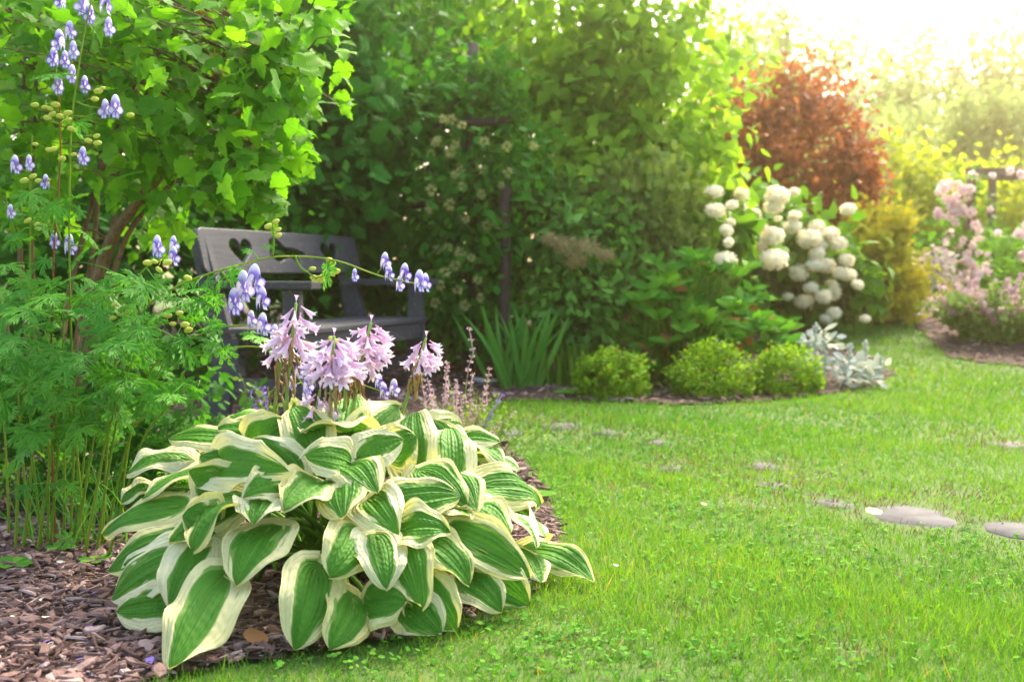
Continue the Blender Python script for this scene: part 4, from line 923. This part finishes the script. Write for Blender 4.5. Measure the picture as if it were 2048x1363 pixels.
# ------------------------------------------------------------------ far wood beyond the garden on the right
FAR = [(1480, 25, 26, 1.0, 2.6, 'farpale', 'tall thin pale tree top left of the far wood beside the sky'), (1590, 60, 30, 1.9, 2.2, 'far', 'feathery far tree behind the purple shrub'), (1690, 110, 32, 1.9, 2.0, 'farpale', 'lower far tree right of the purple shrub under the bright sky'),
       (1800, 175, 34, 1.7, 1.6, 'far', 'lowest far tree in the dip of the far wood'), (1895, 120, 38, 2.0, 2.6, 'far', 'tall rounded far tree where the wood rises on the right'), (2000, 110, 38, 2.0, 3.2, 'far', 'highest rounded far tree near the right edge'), (2090, 90, 36, 2.0, 3.2, 'farpale', 'far tree cut by the right edge of the photo'),
       (1940, 230, 28, .9, 1.3, 'farpale', 'pale cone shaped far tree in front of the tall rounded ones'), (2025, 235, 28, .8, 1.3, 'farpale', 'second pale cone shaped far tree closer to the right edge'), (1840, 250, 29, 1.2, 1.1, 'farpale', 'pale bushy far tree left of the cone shaped ones'), (1740, 280, 27, 1.2, 1.0, 'farpale', 'pale low far tree directly right of the purple shrub'),
       (1380, 200, 33, 2.2, 2.6, 'far', 'far tree showing through the top of the lilac shrub'), (1230, 200, 34, 2.4, 2.8, 'far', 'far tree hidden behind the lilac shrub'), (2180, 150, 33, 2., 3., 'far', 'far tree just beyond the right edge of the photo')]
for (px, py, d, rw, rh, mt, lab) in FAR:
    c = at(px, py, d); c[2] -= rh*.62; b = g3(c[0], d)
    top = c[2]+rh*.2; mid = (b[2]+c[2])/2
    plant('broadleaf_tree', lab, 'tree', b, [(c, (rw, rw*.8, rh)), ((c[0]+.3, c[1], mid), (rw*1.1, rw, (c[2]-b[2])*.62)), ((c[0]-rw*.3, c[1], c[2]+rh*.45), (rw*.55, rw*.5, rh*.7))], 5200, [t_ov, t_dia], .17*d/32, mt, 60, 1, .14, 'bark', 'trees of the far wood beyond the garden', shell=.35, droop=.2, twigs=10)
# shrubs behind the lawn
for (px, py, d, rx, rz, n, mt, lab) in [(1790, 400, 14.6, .55, .75, 1600, 'yellowleaf', 'sunlit yellow green shrub right behind the purple shrub'), (1860, 420, 15.2, .65, .7, 1700, 'yellowleaf', 'bright yellow green shrub behind the golden conifer and left of the pergola'),
                                    (1960, 420, 16, .9, .65, 1900, 'yellowleaf', 'bright shrub behind the pergola post'), (2060, 410, 15, .8, .8, 1800, 'yellowleaf', 'bright shrub under the pergola beam at the right edge'), (1925, 530, 14.2, .8, .5, 1500, 'midleaf', 'green shrub low behind the pink blossoms'), (2040, 560, 13.5, .7, .5, 1300, 'midleaf', 'shaded green shrub behind the mauve catmint'),
                                    (1760, 560, 13.4, .8, .6, 1500, 'midleaf', 'green shrub behind the golden conifer'), (1650, 520, 13.2, .8, .8, 1700, 'midleaf', 'green shrub behind the hydrangea blooms'), (1150, 540, 9.6, .7, .6, 1600, 'midleaf', 'shaded green shrub right behind the smoke bush'), (1300, 560, 9.9, .7, .6, 1600, 'midleaf', 'shaded green shrub behind the peony and below the lilac shrub'), (1480, 470, 12.6, .8, .8, 1500, 'midleaf', 'green shrub behind the juniper and left of the purple shrub')]:
    c = at(px, py, d); b = g3(c[0], d)
    plant('garden_shrub', lab, 'shrub', b, [(c, (rx, rx*.7, rz)), ((c[0], c[1], (c[2]+b[2])/2), (rx*1.1, rx*.7, max(.3, (c[2]-b[2])*.6)))], n, [t_ov, t_round], .10, mt, 45, 3, .02, group='shrubs behind the lawn', shell=.4)
# pergola with pink climber
def pergola():
    o = at(1943, 620, 12.6); o[2] = gz(o[0], o[1]); e = empty('pergola', o, 0, 'brown wooden pergola with a flat beam at the right edge', 'pergola')
    for px, d in ((1943, 12.6), (2120, 12.6), (1985, 14.2), (2160, 14.2)):
        t = at(px, 352, d); b = g3(t[0], d, -.03); h = t[2]-b[2]
        box(MB(), rel((t+b)/2, e), (.075, .075, h), None, None, .006).build('post', M['oldwood'], e, False)
    for dd, yy in ((12.6, 352), (14.2, 360)):
        a = at(1932 if dd < 13 else 1965, yy, dd); b = at(2190, yy, dd); b[2] = a[2] = a[2]+.04
        box(MB(), rel((a+b)/2, e), (b[0]-a[0], .06, .085), None, None, .006).build('beam', M['oldwood'], e, False)
pergola()
def blossomer(name, label, cat, base, lobes, n, leaf, bl, spots, size, tm):
    e = plant(name, label, cat, base, lobes, n, t_ov, .07, leaf, 40, 2, .015, part='foliage')
    m = MB(); k = 26; d = rdir(k); m.scatter(t_round, d*.25, nrm(d+rdir(k)*.6), d, .55); o = m.build('blossom', M[bl], e); me = o.data; bpy.data.objects.remove(o)
    for p in spots: inst(me, 'blossom', p, rdir(1)[0], rdir(1)[0], size*(.7+.6*rng.random()), e)
    return e
sp = [at(1925+rng.normal()*22+(py-400)*.12, py, 12.25+rng.normal()*.1) for py in rng.uniform(365, 560, 60)]+[at(x, 345+rng.normal()*5, 12.4) for x in (1946, 1985, 2020, 2040, 2046)]+[at(1910+rng.normal()*14, 420+rng.normal()*16, 12.2) for _ in range(16)]
blossomer('climbing_rose', 'climber with many pale pink blossoms on the pergola post', 'climber', g3(at(1940, 600, 12.3)[0], 12.35), [lob(1925, 420, 12.4, .22, .2, .4), lob(1945, 530, 12.4, .25, .2, .4)], 420, 'midleaf', 'pinkbloom', sp, .065, None)
sp = [at(2052+rng.normal()*14, 490+rng.normal()*28, 11.9) for _ in range(16)]
blossomer('phlox_plant', 'pale pink blossoms cut by the right edge below the pergola', 'phlox', g3(at(2052, 600, 12)[0], 12.0), [lob(2062, 540, 12, .2, .2, .35)], 300, 'midleaf', 'pinkbloom', sp, .065, None)
plant('golden_conifer', 'rounded golden yellow conifer right of the hydrangea', 'conifer', g3(at(1755, 640, 10.3)[0], 10.3), [lob(1755, 535, 10.3, .32, .34, .40), lob(1752, 480, 10.3, .22, .24, .26), lob(1765, 590, 10.25, .34, .34, .26)], 3200, t_spr, .085, 'gold', 70, 1, .03, droop=-.25, up=.3, shell=.6)
plant('stonecrop_plant', 'grey lilac flowering perennial between golden conifer and mauve catmint', 'perennial', g3(at(1868, 640, 11.4)[0], 11.4), [lob(1868, 570, 11.4, .2, .25, .3)], 700, t_ov, .06, 'greylilac', 24, 3, .008, 'stem')
plant('pale_groundcover', 'low pale grey leaved plant at the lawn edge below the golden conifer', 'perennial', g3(at(1845, 640, 10.7)[0], 10.7), [lob(1840, 632, 10.6, .2, .2, .11)], 420, t_ov, .055, 'silver', 20, 0)

# hydrangea
hx = at(1600, 600, 10.0)
hyd = plant('hydrangea_shrub', 'hydrangea with big round creamy white flower heads', 'hydrangea', g3(hx[0]+.05, 10.1), [lob(1560, 480, 10, .5, .4, .4), lob(1640, 560, 9.9, .42, .4, .42), lob(1480, 440, 8.9, .24, .3, .26), lob(1445, 460, 8.05, .15, .18, .2), lob(1680, 600, 9.9, .22, .25, .24)], 1500, t_heart, .12, 'hydleaf', 60, 5, .012, 'bark', part='foliage', twigs=30)
hm = MB(); k = 150; d = rdir(k); d[:, 2] *= .85
for q in range(4):
    a0 = nrm(np.cross(d, [0.3, .2, .9])); b0 = np.cross(d, a0); an = q*math.pi/2+rng.random(k)*.5
    hm.scatter(t_round, d*(.27+.24*rng.random((k, 1))), a0*np.cos(an)[:, None]+b0*np.sin(an)[:, None], d+rdir(k)*.25, .125)
hm.scatter(t_ball(8, 12, .52, .52), [[-.26, 0, 0]], [[1, 0, 0]], [[0, 0, 1]], 1.)
ho = hm.build('flower_head', M['white'], hyd); HME = ho.data; bpy.data.objects.remove(ho)
for (cx, cy, wd) in [(620,120,95),(630,220,100),(965,140,125),(945,200,95),(1060,120,60),(835,245,80),(720,190,60),(1350,215,80),(940,360,115),(1050,310,90),(880,310,60),(1140,375,130),(1255,350,95),(1300,400,95),(1345,490,85),(680,500,130),(945,490,140),(1085,560,100),(1230,520,90),(1350,570,90),(1270,655,110),(1405,625,65),(1110,715,100),(1025,690,60),(1275,780,80),(1235,810,70),(1445,810,60),(700,395,60),(710,285,50),(755,300,50),(1170,520,90),(1210,410,60),(1180,310,90),(1180,460,90),(1150,640,80),(1060,250,70),(800,330,80),(860,400,90),(1220,690,90),(770,130,80),(690,330,70),(970,265,40),(765,470,45),(1310,560,80)]:
    dd = 7.75 if cx < 730 else 8.5 if cx < 1000 else 9.4; dd += .08*rng.normal(); p = at(1200+cx/2.726, 340+cy/2.726, dd); o = inst(HME, 'flower_head', p, nrm(rdir(1)[0]*[1, 1, .25]), [0, 0, 1], wd/2.726/F*dd*1.2, hyd); o.scale = [o.scale[0], o.scale[1]*(.88+.2*rng.random()), o.scale[2]*(.78+.2*rng.random())]

# ------------------------------------------------------------------ middle bed
plant('smoke_bush', 'bluish green smoke bush behind the iris with fluffy buff plumes', 'shrub', g3(.45, 7.75), [lob(1140, 520, 7.8, .24, .3, .34), lob(1160, 450, 7.8, .18, .25, .2), lob(1170, 600, 7.7, .32, .25, .3), lob(1090, 430, 7.8, .12, .15, .22), lob(1180, 640, 7.8, .35, .2, .2), lob(1215, 400, 7.7, .05, .06, .22), lob(1150, 390, 7.7, .05, .06, .2), lob(1270, 450, 7.6, .05, .06, .24)], 2600, t_obov, .085, 'smoke', 60, 5, .013, 'bark', droop=-.1, twigs=30)
sm = bpy.data.objects[-1] if False else None
pl = MB()
sbz = [o for o in bpy.data.objects if o.name == 'smoke_bush'][0]
for (px, py, r_) in [(1130, 490, .09), (1175, 495, .08), (1150, 520, .08), (1100, 478, .05), (1210, 510, .06)]:
    c = at(px, py, 7.4); k = 420; d = rdir(k)*rng.random((k, 1))**.5*r_*np.array([1, 1, .75]); m = MB()
    m.scatter(t_diamond(.1, .02, .1), rel(c+d, sbz), rdir(k), rdir(k), .028); m.build('flower_plume', M['plume'], sbz)
plant('juniper_shrub', 'feathery grey green juniper between smoke bush and hydrangea', 'shrub', g3(1.02, 8.05), [lob(1310, 440, 8.0, .30, .28, .32), lob(1230, 420, 8.0, .24, .25, .24), lob(1340, 480, 8.0, .18, .22, .24), lob(1320, 540, 7.9, .34, .25, .22)], 5200, t_spr, .07, 'juniper', 80, 2, .025, 'bark', droop=-.5, up=.2)
# peony
def peony():
    b = g3(1.02, 7.6); e = empty('peony_plant', b, 0, 'bushy peony with glossy dark divided leaves behind the spirea balls', 'peony')
    lobes = [lob(1310, 600, 7.45, .2, .25, .22), lob(1420, 590, 7.5, .28, .28, .22), lob(1350, 680, 7.35, .26, .25, .22), lob(1490, 660, 7.5, .24, .25, .18), lob(1555, 670, 7.6, .14, .2, .14)]
    P, O, C, B = clump_points(lobes, 170, 80, .2, .6); mb = MB(); st = MB()
    for p, o in zip(P, O):
        if p[2] < gz(p[0], p[1])+.05: continue
        a0 = rng.uniform(0, 6.28); out = nrm(o*[1, 1, .2]+[0, -.1, .25]); tn = rng.random()
        for q in range(rng.integers(4, 7)):
            a = a0+q*1.1; dd = nrm(out*.5+np.array([math.cos(a), math.sin(a), .45])*.9); mb.scatter(t_lance[q % 2], [rel(p, e)], [dd], [nrm(np.array([0, -.75, .6])+rng.normal(size=3)*.35)], .09+.05*rng.random(), [min(.92, tn) if rng.random() > .06 else .97], wid=[.17])
        st.tube(rel(branch(b+rng.normal(size=3)*[.12, .08, 0], p, .1, 5, .03), e), .0035, 5, rng.random())
    mb.build('foliage', M['peony'], e); st.build('stems', M['stem'], e)
peony()
for i, (px, py, rw, rh, d, lab) in enumerate([(1225, 752, .19, .14, 6.75, 'lime green spirea ball standing alone left of the other two'), (1425, 748, .215, .17, 6.85, 'taller lime green spirea ball in the middle of the three'), (1575, 745, .18, .145, 7.0, 'lime green spirea ball beside the silver leaves')]):
    c = at(px, py, d); b = g3(c[0], d)
    plant('spirea_shrub', lab, 'shrub', b, [(c, (rw, rw, rh)), (c-[0, 0, rh*.35], (rw*1.02, rw, rh*.7))], 4200, [t_ov, t_dia], .026, 'spirea', 170, 4, .006, 'bark', 'lime green spirea balls along the bed edge', sig=.12, shell=.78, droop=0, part='foliage')
def swords(name, label, base, n, h, spread, mt, wmin, tm, lean=.35, part='foliage', cx=0):
    e = empty(name, base, 0, label, 'iris'); mb = MB(); p = np.stack([rng.normal(0, spread, n), rng.normal(0, spread*.5, n), np.zeros(n)], 1)
    ax = nrm(np.stack([p[:, 0]/max(spread, .01)*lean*.6+rng.normal(0, lean*.4, n)+cx, rng.normal(0, lean*.5, n), np.ones(n)], 1)); nr = nrm(np.stack([rng.normal(0, .5, n)+ax[:, 0], rng.normal(-.6, .4, n), np.full(n, -.0)], 1))
    hh = h*(.6+.5*rng.random(n)); w_ = rng.integers(0, len(tm), n)
    for i, t in enumerate(tm): k = w_ == i; mb.scatter(t, p[k], ax[k], -nr[k], hh[k], rng.random(k.sum())*.92, wid=wmin*(.8+.5*rng.random(k.sum())))
    mb.build(part, M[mt], e); return e
sw = [t_strip(8, .5, .05), t_strip(8, .5, .35), t_strip(8, .5, .8), t_strip(8, .5, .12)]
swords('iris_clump', 'tall sword leaved iris fan behind the mulch right of the bench', g3(at(1042, 725, 7.25)[0], 7.25), 48, .54, .07, 'iris', .032, sw, .42)
swords('iris_clump', 'iris stand clipped to short stubs left of the first spirea ball', g3(at(1165, 740, 7.4)[0], 7.35), 130, .26, .16, 'stub', .018, [t_strip(4, .5, .03, .25)], .12)
swords('iris_clump', 'lone outward bent iris shoot lying on the mulch', g3(at(1045, 745, 7.7)[0], 7.7), 7, .28, .03, 'iris', .03, sw[1:3], .6)
# lamb's ear
def lambs():
    b = g3(at(1695, 760, 7.3)[0], 7.35); e = empty('lambs_ear_plant', b, 0, 'silvery woolly leaved perennial mound at the bed corner', 'perennial'); mb = MB()
    lobes = [lob(1690, 735, 7.3, .22, .16, .07), lob(1640, 700, 7.5, .15, .15, .09), lob(1720, 740, 7.25, .12, .12, .06)]
    P, O, C, B = clump_points(lobes, 330, 60, .25, .3); P[:, 2] = np.maximum(P[:, 2], gz(P[:, 0], P[:, 1])+.02); n = len(P)
    ax = nrm(O*[1, 1, .4]+rng.normal(size=(n, 3))*.5+[0, -.1, .25]); nr = nrm(np.array([0, -.3, .8])+rng.normal(size=(n, 3))*.4)
    mb.scatter(t_ov, rel(P, e), ax, nr, rng.uniform(.045, .095, n), None, wid=rng.uniform(.045, .08, n)); mb.build('foliage', M['silver'], e)
    for (px, py) in [(1633, 650), (1700, 690), (1732, 682), (1760, 715), (1650, 680)]:
        p = at(px, py, 7.3); q = np.array([p[0], p[1], gz(p[0], p[1])]); m = MB(); m.tube(rel(branch(q, p, 0, 5, .02), e), .005, 6)
        k = 40; u = rng.random(k)**.6; pp = q+(p-q)*(.4+.6*u[:, None]); m.scatter(t_ov, rel(pp, e), nrm(rdir(k)+[0, 0, .3]), rdir(k), .028); m.build('flower_spike', M['silver'], e)
lambs()
# catmints
def catmint(label, base, n, h, spread, nspike, flower, lm='catmint', lean=.4, dens=26, lsz=.02, fs=.011):
    e = empty('catmint_plant', base, 0, label, 'catmint', 'flowering catmints'); st = MB(); lf = MB()
    for i in range(n):
        a = rng.uniform(0, 6.28); r_ = spread*math.sqrt(rng.random()); o = np.array([math.cos(a)*r_, math.sin(a)*r_*.8, 0])
        tip = o*(1+lean)+np.array([rng.normal()*.04, rng.normal()*.04, h*(.62+.45*rng.random())*(1-.35*(r_/spread)**2)])
        q = branch(o*.5, tip, .05, 7, .03); st.tube(q, np.linspace(.0022, .0012, 7), 4, rng.random())
        spike = i < nspike; k = dens; u = rng.random(k)*(.6 if spike else .95); pp = np.stack([np.interp(u, np.linspace(0, 1, 7), q[:, j]) for j in range(3)], 1)+rng.normal(size=(k, 3))*.012
        lf.scatter(t_ov, pp, nrm(rdir(k)+[0, 0, -.1]), nrm(rdir(k)*.6+[0, -.2, .7]), lsz*(.6+.7*rng.random(k)))
        if spike:
            m = MB(); m.tube(q[3:], .0016, 4)
            for t in np.linspace(.5, 1, 8):
                c = np.array([np.interp(t, np.linspace(0, 1, 7), q[:, j]) for j in range(3)]); kk = 9; d = rdir(kk)*[1, 1, .5]
                m.scatter(t_dia, c+d*.006, d, rdir(kk), fs*(1.25-.5*t), wid=fs*1.5)
            m.build('flower_spike', M[flower if rng.random() < .93 else 'violetdot'], e)
    lf.build('foliage', M[lm], e); st.build('stems', M['stem'], e); return e
catmint('wispy catmint with thin mauve spikes behind the right of the hosta', g3(-.22, 4.3), 60, .36, .24, 22, 'mauve', dens=26, lsz=.018, fs=.008)
catmint('pair of taller catmint spikes standing above the wispy catmint', g3(-.2, 4.5), 7, .52, .14, 7, 'mauve', dens=8, lsz=.016, fs=.009)
catmint('small catmint sprig with violet flowers under the bench front', g3(-.93, 4.5), 10, .36, .08, 4, 'violetdot', dens=16, lsz=.03)
catmint('broad mauve catmint mound on the right bed', g3(at(1985, 690, 9.15)[0]+.1, 9.25), 260, .50, .42, 75, 'mauve', dens=40, lsz=.04, fs=.03)

# ------------------------------------------------------------------ undergrowth near the bench and small things
plant('undergrowth_plant', 'dark leafy seedling growth below the left end of the bench', 'plant', g3(-1.5, 4.9), [(np.array([-1.5, 4.9, .22]), (.35, .3, .2)), (np.array([-1.7, 4.7, .4]), (.2, .2, .2))], 420, t_ov, .05, 'darkleaf', 30, 4, .004, 'stem')
plant('undergrowth_plant', 'leafy undergrowth behind the monkshood stems', 'plant', g3(-1.75, 3.9), [(np.array([-1.75, 3.9, .3]), (.45, .25, .3)), (np.array([-1.2, 3.7, .15]), (.3, .25, .14))], 650, t_ov, .06, 'monk', 36, 4, .004, 'stem')
plant('undergrowth_plant', 'low green shoots beside the wooden arbor foot', 'plant', g3(-.3, 7.5), [(np.array([-.3, 8.2, .25]), (.45, .25, .25)), (np.array([-.1, 8.6, .35]), (.4, .3, .3))], 900, t_ov, .05, 'vine', 36, 3, .004, 'stem')
plant('undergrowth_plant', 'added dark leaves that darken the gaps between the monkshood stems', 'plant', g3(-1.3, 3.45), [(np.array([-1.35, 3.5, .2]), (.42, .14, .22)), (np.array([-.95, 3.42, .14]), (.2, .14, .15))], 900, t_mk, .055, 'darkleaf', 50, 4, .004, 'stem')  # undergrowth added to shade the bright gaps behind the stems
swords('grass_tuft', 'thin grass tuft growing at the foot of the monkshood', g3(-1.15, 3.1), 60, .24, .1, 'iris', .004, [t_strip(6, .5, .3), t_strip(6, .5, .8)], .5, 'blades')
def rosette(px, py, label, n=7, s=.045, mt='clover', tmpl=None):
    p = gp(px, py); p[2] += .012; e = empty('weed_seedling', p, 0, label, 'weed', 'weed seedlings in the mulch'); a = np.linspace(0, 6.28, n, endpoint=False)+rng.random()
    for q in a:
        m = MB(); m.scatter(tmpl or t_obov, [[0, 0, .012]], [[math.cos(q), math.sin(q), .25]], [[0, -.25, 1.]], s*(.85+.3*rng.random())); m.build('leaf', M[mt], e)
rosette(28, 1148, 'weed seedling with a ring of narrow leaves at the left edge of the mulch', 8, .06)
rosette(190, 1140, 'small weed seedling in the mulch left of the lowest hosta leaves', 6, .045)
rosette(120, 1115, 'tiny weed seedling between the monkshood stems', 6, .04, 'monk')
rosette(1150, 795, 'broad weed at the far lawn edge left of the first spirea ball', 7, .11)
rosette(1075, 1005, 'round leaved weed at the lawn edge right of the hosta', 9, .06)
def flat_leaf(px, py, label, name, cat, mt, s, tmpl, yaw, dz=.03, group=None, mat_=None, tilt=.1):
    p = gp(px, py); p[2] += dz; m = MB(); m.scatter(tmpl, [[-s/2, 0, 0]], [[1, 0, tilt]], [[0, -.25, 1]], s, [.6]); o = m.build(name, M[mt]); o.location = p; o.rotation_euler = (0, 0, yaw); tag(o, label, cat, group)
flat_leaf(1748, 1046, 'cream fallen leaf on the grass left of the large bare stone', 'fallen_leaf', 'leaf', 'fallen', .055, t_round, .3, .035)
flat_leaf(510, 1305, 'reddish brown fallen leaf on the mulch under the hosta front', 'fallen_leaf', 'leaf', 'brownleaf', .055, t_heart[0], 1.9, .03, None, None, .5)
flat_leaf(1408, 1034, 'small yellow fallen leaf on the lawn mid right', 'fallen_leaf', 'leaf', 'fallen', .022, t_round, .9, .04)
flat_leaf(1232, 1168, 'single violet petal fallen on the grass right of the hosta tip', 'fallen_petal', 'petal', 'violetdot', .016, t_round, 1.2, .045)
t_crump = t_oval(.34, .22, .3)
petals = [(82, 1228, 'palest petal alone at the left of the bark'), (175, 1208, 'violet petal below the tiny weed seedling'), (190, 1212, 'violet petal lying right beside another near the monkshood'), (222, 1190, 'violet petal touching the lowest left hosta leaf'), (85, 1224, 'violet petal beside the palest petal'), (178, 1280, 'violet petal lying in the middle of the bark'), (95, 1312, 'long violet petal low on the bark'), (100, 1320, 'white petal under the long violet one'), (161, 1350, 'violet petal near the bottom edge of the bark'), (26, 1262, 'pale petal at the far left of the bark'), (93, 1262, 'small violet petal between long and palest petals'), (300, 1352, 'long lilac petal at the lawn edge by the bottom'), (346, 1340, 'tiny violet petal below the lowest hosta leaf tip'), (140, 1238, 'small torn violet petal on dark bark')]
for i, (px, py, lab) in enumerate(petals):
    flat_leaf(px, py, lab, 'fallen_petal', 'petal', 'white' if 'white' in lab or 'pale' in lab else 'violetdot', .010+.006*(i % 3)/2+(.008 if 'long' in lab else 0), t_crump, rng.random()*6, .032, 'petals fallen on the bark mulch')
flat_leaf(122, 1147, 'white petal curled under the monkshood stems', 'fallen_petal', 'petal', 'white', .022, t_crump, .2, .03)
# white plastic hook on the far mulch
p = gp(975, 768); m = MB(); m.tube(np.array([[-.09, .02, .03], [-.05, .0, .025], [0, -.03, .02], [.06, -.03, .02]]), [.016, .017, .017, .016], 8); o = m.build('plastic_strip', M['plastic']); o.location = p
tag(o, 'bent white plastic strip lying on the mulch beyond the catmint', 'plastic strip')
p = gp(985, 735); m = MB(); m.tube(np.array([[-.14, .03, .02], [0, 0, .03], [.14, .03, .03]]), [.02, .025, .018], 7); o = m.build('driftwood', M['oldwood']); o.location = p
tag(o, 'weathered piece of wood on the mulch left of the iris fan', 'wood')
# wispy twigs / leafless dry stalks at the bed edge
# ------------------------------------------------------------------ haze added for the flare glow, warm tint set in its colour
bm = bmesh.new(); bmesh.ops.create_cube(bm, size=1); me = bpy.data.meshes.new('haze'); bm.to_mesh(me); bm.free()
hz = bpy.data.objects.new('haze', me); COL.objects.link(hz); hz.scale = (330, 360, 14.5); hz.location = (0, 140, 14.5/2-1.2)
hm_, N, L = mat('haze'); v = N.new('ShaderNodeVolumePrincipled'); v.inputs['Color'].default_value = (1., .78, .52, 1); v.inputs['Density'].default_value = HAZE; v.inputs['Anisotropy'].default_value = .92
o = N.new('ShaderNodeOutputMaterial'); L.new(v.outputs[0], o.inputs['Volume']); me.materials.append(hm_)
tag(hz, 'added warm tinted haze standing in for the flare glow', 'haze', None, 'stuff')
